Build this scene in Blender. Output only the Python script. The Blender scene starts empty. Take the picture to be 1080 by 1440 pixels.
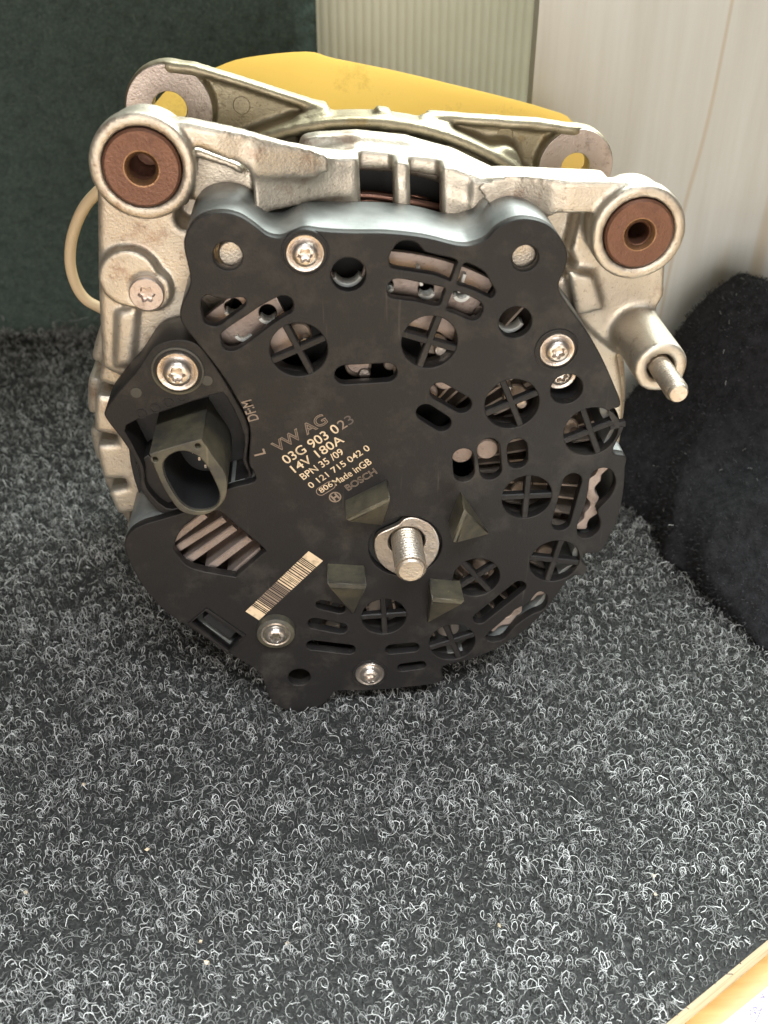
import bpy, bmesh, math, random
import numpy as np
from mathutils import Matrix, Vector, noise as mnoise

random.seed(7)
RNG = np.random.default_rng(7)
S = 0.00085          # one drawing unit in metres (the alternator is drawn in these units)
ZF = 90.0            # height of the alternator axis above the carpet, in drawing units
R = math.radians
scene = bpy.context.scene
col = scene.collection

# ------------------------------------------------------------------ camera, world, lamps, exposure
cam = bpy.data.cameras.new('camera')
cam.sensor_fit = 'VERTICAL'
cam.sensor_height = 36.0
cam.lens = 35.0
cam.clip_start = 0.005
cam.clip_end = 20.0
cam_ob = bpy.data.objects.new('camera', cam)
col.objects.link(cam_ob)
cam_ob.location = (-12.56 * S, -243.82 * S, 250.6 * S)
cam_ob.rotation_euler = (R(90 - 34.48), 0, R(-4.037))
scene.camera = cam_ob
cam.dof.use_dof = True
cam.dof.focus_distance = 0.255
cam.dof.aperture_fstop = 22.0

world = bpy.data.worlds.new('World')
scene.world = world
world.use_nodes = True
wbg = world.node_tree.nodes['Background']
wbg.inputs[0].default_value = (1.0, 0.90, 0.78, 1)
wbg.inputs[1].default_value = 0.11

def area(name, loc, target, size, energy, colour, size_y=None):
    l = bpy.data.lights.new(name, 'AREA')
    l.energy = energy
    l.color = colour
    l.shape = 'RECTANGLE'
    l.size = size
    l.size_y = size_y or size
    o = bpy.data.objects.new(name, l)
    col.objects.link(o)
    o.location = loc
    d = Vector(target) - Vector(loc)
    o.rotation_euler = d.to_track_quat('-Z', 'Y').to_euler()
    return o

area('window_light', (0.46, 0.72, 0.98), (0.02, 0.0, 0.10), 0.9, 40.0, (0.91, 1.0, 0.94), 0.9)
lamp = area('carpet_fill', (0.05, -0.46, 0.60), (0.03, -0.31, 0.0), 0.40, 3.2, (0.93, 0.98, 1.0), 0.30)  # unseen fill added to brighten the front carpet
lamp.data.spread = R(58)
area('warm_room_light', (-0.02, -1.10, 0.24), (0.03, 0.1, 0.10), 0.7, 8.6, (1.0, 0.93, 0.85), 0.5)

scene.view_settings.view_transform = 'Standard'
scene.view_settings.look = 'None'
scene.view_settings.exposure = 0.25
scene.view_settings.gamma = 1.0
scene.cycles.use_denoising = True
scene.cycles.max_bounces = 8

D = {'barcode': [(-39.2, -43.17), (-35.19, -47.06), (-14.1, -24.47), (-18.33, -20.53)],
 'boss_hole': (11.17, -19.26, 11.28),
 'fin_tips': [(-83.83, 9.33), (-85.57, -8.46), (-83.11, -22.46)],
 'fins': [(-59.12, -17.1, -49.07, -9.01), (-59.32, -21.48, -43.57, -10.83), (-56.31, -26.1, -40.69, -14.09), (-49.46, -28.94, -36.54, -18.25),
          (-43.02, -32.21, -33.01, -22.85)],
 'logo': (-9.75, -1.22),
 'outline': [(-45.14, 74.89), (-44.13, 78.46), (-41.54, 81.58), (-37.94, 83.07), (-34.14, 83.25), (-30.6, 82.2), (-27.31, 79.84), (-24.34, 77.36), (-21.04, 76.65),
             (-17.81, 77.83), (-14.78, 78.65), (-10.4, 78.01), (-3.87, 77.49), (5.36, 77.18), (14.58, 75.96), (21.75, 74.05), (24.48, 73.52), (27.02, 73.64),
             (30.56, 75.02), (33.11, 77.69), (36.75, 79.59), (40.49, 80.04), (45.29, 78.76), (49.26, 75.37), (51.73, 70.97), (51.63, 66.63), (50.49, 63.2),
             (50.98, 60.26), (54.34, 55.4), (59.06, 49.36), (63.84, 42.18), (68.54, 33.49), (71.75, 26.22), (68.74, 24.28), (71.66, 19.31), (73.64, 18.53),
             (71.55, 10.77), (75.61, 8.9), (75.98, 4.72), (76.6, -2.84), (76.35, -12.15), (74.99, -18.48), (72.52, -25.46), (67.44, -26.3), (66.86, -29.06),
             (69.01, -32.0), (67.94, -34.5), (63.52, -35.98), (57.95, -47.08), (51.05, -56.69), (42.78, -63.67), (34.44, -68.23), (25.67, -70.56), (23.82, -72.38),
             (23.77, -78.29), (10.22, -80.02), (-1.64, -80.53), (-11.03, -79.88), (-14.02, -83.35), (-17.79, -87.15), (-23.7, -89.12), (-29.92, -87.3), (-33.73, -82.63),
             (-35.04, -77.22), (-36.27, -70.94), (-39.46, -66.56), (-46.33, -60.15), (-57.84, -48.33), (-63.21, -42.85), (-68.12, -34.8), (-71.27, -26.27),
             (-73.04, -16.49), (-70.84, -11.37), (-66.7, -8.49), (-60.24, -6.51), (-53.37, -4.31), (-45.12, -0.19), (-40.32, 3.05), (-33.0, 5.16), (-32.77, 8.3),
             (-33.91, 11.94), (-32.83, 23.48), (-36.12, 33.37), (-39.8, 41.2), (-44.15, 48.38), (-46.98, 52.91), (-48.13, 55.72), (-47.75, 59.03), (-45.21, 63.95),
             (-44.48, 67.33)],
 'oval': (-14.35, -0.51, 5.94, 0.6058, 1),
 'poly_holes': {'La': [(-42.57, 59.2), (-42.07, 61.12), (-40.6, 62.2), (-39.15, 61.68), (-37.39, 61.15), (-35.0, 60.92), (-32.85, 61.24), (-31.36, 60.97), (-31.2, 59.19),
                       (-33.48, 57.3), (-36.09, 55.41), (-38.37, 53.83), (-40.22, 53.72), (-41.97, 54.61), (-42.53, 56.6)],
                'Lb': [(-38.41, 50.15), (-37.64, 51.81), (-35.01, 53.73), (-31.12, 56.25), (-27.27, 58.75), (-24.12, 60.44), (-21.94, 61.34), (-19.83, 60.96),
                       (-18.86, 59.15), (-19.43, 56.88), (-21.02, 55.94), (-24.54, 53.73), (-28.45, 50.85), (-32.4, 47.93), (-34.68, 46.64), (-36.56, 46.53),
                       (-37.88, 47.42)],
                'S4b': [(65.88, 1.94), (67.0, 4.37), (69.73, 5.24), (72.42, 3.72), (73.85, -0.09), (73.12, -4.29), (71.01, -7.62), (69.51, -10.15), (70.83, -13.73),
                        (70.76, -17.28), (68.48, -19.87), (65.49, -19.71), (64.12, -17.4), (64.19, -13.4), (65.54, -7.36), (65.8, -2.25)],
                'S5b': [(38.51, -58.12), (42.88, -52.92), (47.18, -47.81), (51.11, -45.39), (53.35, -41.59), (55.07, -40.71), (57.02, -42.45), (57.33, -45.76),
                        (56.02, -48.33), (52.54, -50.13), (47.69, -54.57), (44.4, -59.87), (41.32, -61.06), (38.89, -60.21)],
                'Ta': [(6.0, 71.15), (7.34, 73.58), (8.53, 74.77), (10.62, 75.12), (13.03, 74.35), (14.56, 72.63), (15.48, 71.99), (18.53, 71.14), (23.28, 69.77),
                       (22.92, 67.58), (21.97, 64.44), (21.2, 64.46), (18.08, 65.82), (14.7, 66.54), (10.73, 67.28), (7.07, 68.01), (6.16, 68.97)],
                'Ta2': [(25.15, 68.78), (27.16, 68.42), (30.65, 66.27), (32.36, 63.51), (33.75, 61.04), (33.08, 59.43), (31.97, 59.63), (29.08, 61.18), (26.22, 62.39),
                        (23.7, 63.43), (24.21, 65.97)],
                'Tb': [(5.42, 62.33), (5.87, 63.92), (7.7, 65.15), (10.76, 64.74), (14.45, 63.84), (17.55, 63.12), (20.51, 62.23), (20.11, 60.29), (19.26, 57.7),
                       (17.08, 57.77), (13.32, 58.86), (9.59, 59.46), (6.81, 60.03), (5.73, 60.87)],
                'Tb2': [(22.87, 61.19), (24.74, 60.81), (27.6, 59.59), (30.19, 57.87), (30.77, 56.04), (30.09, 54.06), (28.56, 53.1), (26.64, 53.66), (23.74, 55.08),
                        (21.19, 56.16), (21.58, 58.29)],
                'W': [(-58.46, -16.7), (-54.88, -9.91), (-48.8, -4.91), (-43.88, -4.77), (-39.67, -9.52), (-31.78, -18.88), (-32.71, -21.22), (-40.31, -28.51),
                      (-42.28, -28.97), (-53.76, -25.32), (-57.37, -20.71)],
                'clip': [(-56.35, -46.23), (-51.62, -41.91), (-40.99, -53.11), (-45.7, -59.17)]},
 'reg': [(-72.11, 28.52), (-66.95, 34.68), (-62.45, 39.45), (-59.46, 43.35), (-56.97, 46.58), (-53.38, 48.31), (-49.59, 48.81), (-45.95, 47.87), (-43.42, 45.1),
         (-39.73, 38.01), (-36.34, 30.26), (-33.33, 21.12), (-34.74, 10.61), (-33.81, 4.01), (-40.62, 1.6), (-53.74, -5.07), (-60.26, -7.31), (-65.79, 1.03),
         (-65.64, 9.56), (-68.93, 18.65), (-72.22, 25.39)],
 'reg_screw': (-51.02, 39.68),
 'reg_well': [(-67.06, 23.38), (-55.35, 27.65), (-42.22, 32.02), (-38.79, 31.24), (-34.9, 18.87), (-35.96, 10.67), (-34.76, 5.04), (-40.92, 2.86), (-53.57, -3.55),
              (-59.53, -4.79), (-64.37, 2.45), (-64.23, 9.5), (-66.34, 17.38)],
 'round_holes': [(-34.6, 72.26, 3.65), (40.97, 69.75, 3.45), (-23.65, -72.76, 3.68), (-4.45, 66.62, 4.45), (39.73, 52.21, 4.43), (55.69, 31.75, 4.54)],
 'screws': [(-15.22, 72.68), (51.66, 43.98), (-0.13, -72.73), (-30.11, -51.08)],
 'slots': [(-5.99, 38.32, 5.42, 38.62, 2.8), (20.01, 32.33, 26.53, 28.0, 2.65), (16.21, 25.85, 21.07, 22.25, 2.58), (27.58, 10.55, 28.11, 5.43, 3.08),
           (34.81, 13.45, 35.88, 5.99, 3.27), (43.15, 13.34, 43.67, 9.31, 2.97), (60.65, 0.92, 58.75, -13.93, 2.84), (47.72, -38.26, 35.86, -50.58, 2.26),
           (-15.2, -41.9, -9.4, -44.0, 1.8), (-17.66, -49.56, -9.38, -52.2, 2.17), (-18.72, -58.81, -6.74, -61.45, 1.97), (7.09, -62.33, 14.28, -61.85, 1.99),
           (10.85, -70.7, 17.04, -69.98, 1.66)],
 'sock': [(-59.4, 19.92), (-58.44, 21.45), (-46.25, 24.95), (-44.97, 24.45), (-42.6, 19.43), (-39.85, 13.58), (-39.99, 7.71), (-41.71, 3.96), (-44.76, 1.19),
          (-48.46, 0.15), (-51.95, 1.05), (-54.13, 2.86), (-56.03, 6.79), (-57.75, 11.82)],
 'sock_in': [(-56.42, 17.75), (-53.97, 20.59), (-50.42, 21.56), (-47.14, 20.07), (-44.79, 16.79), (-43.11, 12.09), (-41.99, 7.33), (-42.7, 4.01), (-45.06, 2.18),
             (-48.68, 1.87), (-51.71, 3.23), (-53.76, 5.97), (-55.27, 9.83), (-56.36, 13.62)],
 'sock_pin': [(-58.35, 19.2), (-46.46, 22.96)],
 'stud': (11.6, -18.75),
 'text': {'0 121 715 042 0': (-16.63, 2.08, 21.48, 0.6247, 2.0),
          '03G 903 0': (-23.28, 10.64, 18.73, 0.5855, 2.9),
          '14V 180A': (-21.0, 7.66, 17.58, 0.6001, 2.7),
          '23': (-7.16, 21.32, 4.38, 0.5937, 2.9),
          '806': (-13.7, 0.33, 4.43, 0.6168, 1.7),
          'BOSCH': (-5.89, 0.72, 10.48, 0.5954, 2.1),
          'BPN 35 /09': (-18.67, 5.12, 14.71, 0.6153, 2.2),
          'DF:M': (-30.11, 25.63, 6.49, 1.8341, 2.9),
          'L': (-29.0, 14.44, 1.35, 1.8104, 2.4),
          'Made inGB': (-9.37, 2.74, 12.86, 0.5979, 2.2),
          'VW AG': (-25.81, 14.68, 17.59, 0.5563, 3.3)},
 'vents': [(-18.12, 46.09, 7.67, -1.157), (16.85, 47.21, 7.51, -1.894), (40.58, 27.62, 7.65, -1.167), (64.2, 17.74, 7.83, -1.166), (47.42, -4.03, 7.52, -1.565),
           (58.22, -28.6, 7.88, -1.751), (33.81, -33.75, 7.37, -0.921), (4.65, -48.1, 7.19, -1.531), (27.2, -60.48, 7.61, -1.235)],
 'washer': [(1.64, -19.41), (2.19, -16.76), (3.64, -15.06), (6.87, -13.46), (9.02, -12.26), (10.8, -10.38), (13.29, -9.85), (16.18, -10.86), (19.11, -13.19),
            (21.03, -16.83), (21.7, -20.9), (20.91, -24.96), (18.43, -28.99), (15.14, -31.62), (11.05, -32.33), (6.94, -30.23), (3.62, -26.8), (1.98, -23.05)],
 'wedges': [((-7.11, -2.73), (5.69, 4.15), (4.22, -12.54)), ((27.19, -0.81), (24.02, -12.47), (37.32, -17.38)), ((-13.09, -25.6), (-1.29, -27.06), (-5.16, -47.21)),
            ((18.73, -33.2), (28.9, -34.9), (18.52, -52.25))]}

# ------------------------------------------------------------------ materials
class NT:
    """small helper around a node tree"""
    def __init__(self, mat):
        self.t = mat.node_tree
        self.n = self.t.nodes
        self.b = self.n['Principled BSDF']
    def new(self, kind, **kw):
        nd = self.n.new(kind)
        for k, v in kw.items():
            if k in nd.inputs:
                nd.inputs[k].default_value = v
            else:
                setattr(nd, k, v)
        return nd
    def link(self, a, b):
        self.t.links.new(a, b)
    def coords(self):
        return self.new('ShaderNodeTexCoord').outputs['Object']
    def noise(self, scale, detail=4, rough=0.55, vec=None):
        nd = self.new('ShaderNodeTexNoise')
        nd.inputs['Scale'].default_value = scale
        nd.inputs['Detail'].default_value = detail
        nd.inputs['Roughness'].default_value = rough
        self.link(vec or self.coords(), nd.inputs['Vector'])
        return nd.outputs['Fac']
    def ramp(self, fac, stops):
        nd = self.new('ShaderNodeValToRGB')
        els = nd.color_ramp.elements
        while len(els) < len(stops):
            els.new(0.5)
        for e, (p, c) in zip(els, stops):
            e.position = p
            e.color = (c[0], c[1], c[2], 1)
        self.link(fac, nd.inputs[0])
        return nd.outputs[0]
    def bump(self, height, strength, dist):
        nd = self.new('ShaderNodeBump')
        nd.inputs['Strength'].default_value = strength
        nd.inputs['Distance'].default_value = dist
        self.link(height, nd.inputs['Height'])
        return nd

def new_mat(name, colour, rough=0.5, metal=0.0, spec=0.5):
    m = bpy.data.materials.new(name)
    m.use_nodes = True
    t = NT(m)
    t.b.inputs['Base Color'].default_value = (*colour, 1)
    t.b.inputs['Roughness'].default_value = rough
    t.b.inputs['Metallic'].default_value = metal
    t.b.inputs['Specular IOR Level'].default_value = spec
    return m, t

def mix(t, fac, a, b):
    nd = t.new('ShaderNodeMix')
    nd.data_type = 'RGBA'
    t.link(fac, nd.inputs[0])
    for s, v in ((6, a), (7, b)):
        if isinstance(v, tuple):
            nd.inputs[s].default_value = (*v, 1)
        else:
            t.link(v, nd.inputs[s])
    return nd.outputs[2]

def cast_metal(name, light, dark, stain, rough=0.42, metal=0.75, stain_amt=0.58):
    m, t = new_mat(name, light, rough, metal)
    c = t.coords()
    big = t.ramp(t.noise(45, 5, 0.6, c), [(0.32, dark), (0.66, light)])
    st = t.ramp(t.noise(110, 7, 0.7, c), [(stain_amt, (0, 0, 0)), (stain_amt + 0.12, (0.75, 0.75, 0.75))])
    colr = mix(t, st, big, stain)
    pits = t.ramp(t.noise(900, 3, 0.6, c), [(0.30, (0.45, 0.4, 0.35)), (0.40, (1, 1, 1))])
    mul = t.new('ShaderNodeMix'); mul.data_type = 'RGBA'; mul.blend_type = 'MULTIPLY'
    mul.inputs[0].default_value = 0.55
    t.link(colr, mul.inputs[6]); t.link(pits, mul.inputs[7])
    t.link(mul.outputs[2], t.b.inputs['Base Color'])
    rr = t.new('ShaderNodeMapRange'); rr.inputs[3].default_value = rough - 0.1; rr.inputs[4].default_value = rough + 0.18
    t.link(t.noise(160, 4, 0.6, c), rr.inputs[0]); t.link(rr.outputs[0], t.b.inputs['Roughness'])
    b1 = t.bump(t.noise(1700, 3, 0.65, c), 0.45, 0.0002)
    b2 = t.bump(t.noise(420, 4, 0.6, c), 0.2, 0.0003)
    t.link(b1.outputs[0], b2.inputs['Normal'])
    t.link(b2.outputs[0], t.b.inputs['Normal'])
    return m

def plastic(name, colour, dust, rough=0.42, dust_at=0.56, grain=0.3):
    m, t = new_mat(name, colour, rough, 0.0, 0.5)
    c = t.coords()
    d = t.ramp(t.noise(60, 8, 0.72, c), [(dust_at, (0, 0, 0)), (dust_at + 0.25, (0.7, 0.7, 0.7))])
    mp = t.new('ShaderNodeMapping'); mp.inputs['Scale'].default_value = (900, 900, 45); mp.inputs['Rotation'].default_value = (0, R(38), 0)
    t.link(c, mp.inputs['Vector'])
    sc = t.ramp(t.noise(1.0, 2, 0.5, mp.outputs[0]), [(0.70, (0, 0, 0)), (0.76, (0.5, 0.5, 0.5))])
    ax = t.new('ShaderNodeMix'); ax.data_type = 'RGBA'; ax.blend_type = 'ADD'; ax.inputs[0].default_value = 0.8
    t.link(d, ax.inputs[6]); t.link(sc, ax.inputs[7])
    t.link(mix(t, ax.outputs[2], colour, dust), t.b.inputs['Base Color'])
    rr = t.new('ShaderNodeMapRange'); rr.inputs[3].default_value = rough - 0.08; rr.inputs[4].default_value = rough + 0.15
    t.link(t.noise(220, 6, 0.65, c), rr.inputs[0]); t.link(rr.outputs[0], t.b.inputs['Roughness'])
    t.link(t.bump(t.noise(2600, 2, 0.6, c), grain, 0.00012).outputs[0], t.b.inputs['Normal'])
    return m

M = {}
M['alu'] = cast_metal('cast_aluminium', (0.58, 0.53, 0.45), (0.47, 0.41, 0.335), (0.30, 0.205, 0.15), 0.41, 0.82, 0.55)
M['alu_rear'] = cast_metal('dull_aluminium', (0.42, 0.37, 0.27), (0.31, 0.26, 0.17), (0.26, 0.18, 0.07), 0.44, 0.85)
M['lug_face'] = cast_metal('machined_aluminium', (0.60, 0.52, 0.47), (0.45, 0.37, 0.33), (0.20, 0.15, 0.12), 0.38, 0.8, 0.56)
M['alu_pink'] = cast_metal('bare_aluminium', (0.38, 0.31, 0.275), (0.28, 0.22, 0.19), (0.14, 0.09, 0.06), 0.5, 0.6, 0.56)
M['bore'] = cast_metal('worn_bore', (0.36, 0.21, 0.11), (0.24, 0.13, 0.07), (0.14, 0.07, 0.04), 0.32, 0.7, 0.55)
M['recto'] = cast_metal('dark_aluminium', (0.30, 0.25, 0.21), (0.20, 0.16, 0.13), (0.10, 0.07, 0.05), 0.5, 0.6)  # darker metal for the parts deeper inside the openings
M['steel'] = cast_metal('zinc_steel', (0.60, 0.55, 0.50), (0.52, 0.45, 0.40), (0.52, 0.40, 0.20), 0.3, 0.95, 0.60)
M['stud_steel'] = cast_metal('plain_steel', (0.60, 0.53, 0.45), (0.54, 0.45, 0.34), (0.48, 0.36, 0.18), 0.36, 0.85, 0.60)
M['bronze'] = cast_metal('brown_bushing', (0.195, 0.092, 0.056), (0.135, 0.063, 0.041), (0.10, 0.045, 0.03), 0.4, 0.5, 0.57)
M['plastic'] = plastic('black_plastic', (0.0125, 0.0112, 0.0110), (0.058, 0.051, 0.043), 0.47, 0.51, 0.5)
M['plastic'].node_tree.nodes['Principled BSDF'].inputs['Specular IOR Level'].default_value = 0.28
M['plastic_side'] = plastic('toplit_black_plastic', (0.085, 0.09, 0.088), (0.20, 0.21, 0.20), 0.40, 0.40)  # pale base paints overhead light into the side wall; dust lies over it
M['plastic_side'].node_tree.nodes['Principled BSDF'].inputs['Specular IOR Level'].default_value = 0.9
M['plastic_dust'] = plastic('dusty_black_plastic', (0.038, 0.035, 0.028), (0.145, 0.125, 0.075), 0.5, 0.45)
M['plastic_deep'] = plastic('deep_black_plastic', (0.006, 0.006, 0.007), (0.015, 0.015, 0.015), 0.6, 0.6)  # blackness paints shade into the socket; other recessed parts share it
M['stator'] = new_mat('dark_laminations', (0.03, 0.03, 0.03), 0.55, 0.3)[0]
M['copper'] = new_mat('copper_wire', (0.30, 0.16, 0.12), 0.3, 0.8)[0]
M['clip'] = new_mat('white_plastic', (0.75, 0.76, 0.72), 0.4)[0]

m, t = new_mat('laser_print', (0.62, 0.47, 0.30), 0.7)
t.link(t.ramp(t.noise(500, 4, 0.6), [(0.33, (0.36, 0.27, 0.18)), (0.52, (0.62, 0.48, 0.32))]), t.b.inputs['Base Color'])
M['print'] = m
M['print_dim'] = new_mat('worn_laser_print', (0.21, 0.155, 0.115), 0.7)[0]
M['print_faint'] = new_mat('faint_laser_print', (0.085, 0.068, 0.058), 0.7)[0]

# ------------------------------------------------------------------ mesh helpers
ABS = {}   # absolute place of each alternator part, in drawing units

def link_mesh(name, verts, faces, mat, parent=None, loc=(0, 0, 0), smooth=False, base=None):
    """verts in drawing units relative to loc; loc in drawing units above the carpet"""
    me = bpy.data.meshes.new(name)
    v = np.asarray(verts, dtype=np.float64) * S
    if isinstance(faces, np.ndarray):
        n, k = faces.shape
        me.vertices.add(len(v)); me.vertices.foreach_set('co', v.astype(np.float32).ravel())
        me.loops.add(n * k); me.loops.foreach_set('vertex_index', faces.astype(np.int32).ravel())
        me.polygons.add(n); me.polygons.foreach_set('loop_start', np.arange(0, n * k, k, dtype=np.int32))
        me.update(calc_edges=True)
    else:
        me.from_pydata([tuple(p) for p in v], [], faces)
        me.update()
    if smooth:
        me.polygons.foreach_set('use_smooth', [True] * len(me.polygons))
    me.materials.append(mat)
    return place(name, me, parent, loc)

def place(name, me, parent=None, loc=(0, 0, 0), rot=None):
    o = bpy.data.objects.new(name, me)
    col.objects.link(o)
    rel = Vector(loc)
    if parent is not None:
        o.parent = parent
        rel = rel - ABS.get(parent.name, Vector((0, 0, 0)))
    o.location = rel * S
    if rot is not None:
        o.rotation_euler = rot
    ABS[o.name] = Vector(loc)
    return o

def label(o, text, cat=None, group=None, kind=None):
    o['label'] = text
    if cat: o['category'] = cat
    if group: o['group'] = group
    if kind: o['kind'] = kind
    return o

def catmull(pts, n=5, closed=True):
    p = np.array(pts, float)
    out = []
    N = len(p)
    for i in range(N if closed else N - 1):
        p0, p1, p2, p3 = p[(i - 1) % N], p[i], p[(i + 1) % N], p[(i + 2) % N]
        for k in range(n):
            s = k / n
            out.append(0.5 * ((2 * p1) + (p2 - p0) * s + (2 * p0 - 5 * p1 + 4 * p2 - p3) * s ** 2 + (3 * p1 - p0 - 3 * p2 + p3) * s ** 3))
    return np.array(out)

def circle(cx, cz, r, n=40):
    a = np.arange(n) * 2 * math.pi / n
    return np.c_[cx + r * np.cos(a), cz + r * np.sin(a)]

def capsule(x0, z0, x1, z1, r, n=10):
    a = math.atan2(z1 - z0, x1 - x0)
    out = []
    for k in range(n + 1):
        b = a - math.pi / 2 + math.pi * k / n
        out.append((x1 + r * math.cos(b), z1 + r * math.sin(b)))
    for k in range(n + 1):
        b = a + math.pi / 2 + math.pi * k / n
        out.append((x0 + r * math.cos(b), z0 + r * math.sin(b)))
    return np.array(out)

def offset(poly, d):
    """inset (d > 0) of a closed polygon along its normals"""
    p = np.array(poly, float)
    nx = np.roll(p, -1, 0) - np.roll(p, 1, 0)
    nrm = np.c_[-nx[:, 1], nx[:, 0]]
    nrm /= np.linalg.norm(nrm, axis=1)[:, None] + 1e-9
    area2 = (p[:, 0] * np.roll(p[:, 1], -1) - np.roll(p[:, 0], -1) * p[:, 1]).sum()
    return p + nrm * d * (1 if area2 > 0 else -1)

def extruded(name, loops, y0, y1, mat, parent, bevel=0.3, smooth_angle=35):
    """a plate with holes: 2D loops in the x-z plane, from y0 (towards the camera) to y1"""
    cu = bpy.data.curves.new(name, 'CURVE')
    cu.dimensions = '2D'
    cu.fill_mode = 'BOTH'
    for lp in loops:
        sp = cu.splines.new('POLY')
        sp.points.add(len(lp) - 1)
        for q, (x, z) in zip(sp.points, lp):
            q.co = (x, z, 0, 1)
        sp.use_cyclic_u = True
    cu.extrude = (y1 - y0) / 2 - bevel
    cu.bevel_depth = bevel
    cu.offset = -bevel
    cu.bevel_resolution = 1
    me = curve_mesh(cu)
    n = len(me.vertices)
    co = np.empty(n * 3, np.float32); me.vertices.foreach_get('co', co); co = co.reshape(-1, 3)
    c2 = np.c_[co[:, 0], -co[:, 2], co[:, 1]] * S
    me.vertices.foreach_set('co', c2.astype(np.float32).ravel())
    bm = bmesh.new(); bm.from_mesh(me)
    bmesh.ops.remove_doubles(bm, verts=bm.verts, dist=1e-6)
    bmesh.ops.recalc_face_normals(bm, faces=bm.faces)
    ang = math.radians(smooth_angle)
    for f in bm.faces: f.smooth = abs(f.normal.y) < 0.98
    for e in bm.edges:
        if len(e.link_faces) == 2 and (e.calc_face_angle(0) > ang or e.link_faces[0].smooth != e.link_faces[1].smooth): e.smooth = False
    bm.to_mesh(me); bm.free()
    me.materials.clear(); me.materials.append(mat)
    return place(name, me, parent, (0, (y0 + y1) / 2, ZF))

def curve_mesh(cu):
    ob = bpy.data.objects.new('temporary', cu)
    col.objects.link(ob)
    dg = bpy.context.evaluated_depsgraph_get()
    me = bpy.data.meshes.new_from_object(ob.evaluated_get(dg))
    bpy.data.objects.remove(ob)
    bpy.data.curves.remove(cu)
    return me

def lathe(profile, n=40, star=None):
    """profile: list of (r, y); returns verts, faces turned about the y axis; star: {index: (amount, lobes)}"""
    V, F = [], []
    for i, (r, y) in enumerate(profile):
        for k in range(n):
            a = 2 * math.pi * k / n
            rr = r
            if star and i in star: rr = r * (1 + star[i] * math.cos(6 * a))
            V.append((rr * math.cos(a), y, rr * math.sin(a)))
    for i in range(len(profile) - 1):
        for k in range(n):
            k2 = (k + 1) % n
            F.append((i * n + k, i * n + k2, (i + 1) * n + k2, (i + 1) * n + k))
    if profile[0][0] > 0: F.append(tuple(range(n - 1, -1, -1)))
    if profile[-1][0] > 0: F.append(tuple((len(profile) - 1) * n + k for k in range(n)))
    return V, F

def fix(o, angle=40):
    me = o.data
    bm = bmesh.new(); bm.from_mesh(me)
    bmesh.ops.remove_doubles(bm, verts=bm.verts, dist=1e-7)
    bmesh.ops.recalc_face_normals(bm, faces=bm.faces)
    for f in bm.faces: f.smooth = True
    for e in bm.edges:
        if len(e.link_faces) == 2 and e.calc_face_angle(0) > math.radians(angle): e.smooth = False
    bm.to_mesh(me); bm.free()
    return o

def box(x0, x1, y0, y1, z0, z1):
    V = [(x, y, z) for x in (x0, x1) for y in (y0, y1) for z in (z0, z1)]
    F = [(0, 1, 3, 2), (4, 6, 7, 5), (0, 4, 5, 1), (2, 3, 7, 6), (0, 2, 6, 4), (1, 5, 7, 3)]
    return V, F

def tube_mesh(paths, radius, sides=3, up=None):
    """paths: array (n, k, 3); radius: scalar or (n, k); returns verts, quads of open tubes"""
    P = np.asarray(paths, float)
    n, k, _ = P.shape
    T = np.gradient(P, axis=1)
    T /= np.linalg.norm(T, axis=2, keepdims=True) + 1e-9
    ref = np.zeros_like(T); ref[..., 2] = 1.0
    par = np.abs(T[..., 2]) > 0.95
    ref[par] = (1.0, 0, 0)
    if up is not None: ref[:] = up
    A = np.cross(T, ref); A /= np.linalg.norm(A, axis=2, keepdims=True) + 1e-9
    B = np.cross(T, A)
    rad = np.broadcast_to(np.asarray(radius, float), (n, k))
    ang = np.arange(sides) * 2 * math.pi / sides
    V = P[:, :, None, :] + rad[:, :, None, None] * (A[:, :, None, :] * np.cos(ang)[None, None, :, None] + B[:, :, None, :] * np.sin(ang)[None, None, :, None])
    idx = np.arange(n * k * sides).reshape(n, k, sides)
    a = idx[:, :-1, :]; b = np.roll(a, -1, 2); c = idx[:, 1:, :]; d = np.roll(c, -1, 2)
    F = np.stack([a, b, d, c], -1).reshape(-1, 4)
    return V.reshape(-1, 3), F

# ------------------------------------------------------------------ signed distance casting -> mesh
def poly_sdf(poly, X, Z):
    p = np.array(poly, np.float32)
    d = np.full(X.shape, 1e9, np.float32)
    s = np.zeros(X.shape, bool)
    for i in range(len(p)):
        a, b = p[i], p[(i + 1) % len(p)]
        ex, ez = b - a
        wx, wz = X - a[0], Z - a[1]
        h = np.clip((wx * ex + wz * ez) / (ex * ex + ez * ez + 1e-9), 0, 1)
        d = np.minimum(d, (wx - ex * h) ** 2 + (wz - ez * h) ** 2)
        c1 = (a[1] > Z) != (b[1] > Z)
        with np.errstate(divide='ignore', invalid='ignore'):
            xi = a[0] + (Z - a[1]) * ex / (ez if abs(ez) > 1e-9 else 1e-9)
        s ^= c1 & (X < xi)
    d = np.sqrt(d)
    return np.where(s, -d, d)

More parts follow.
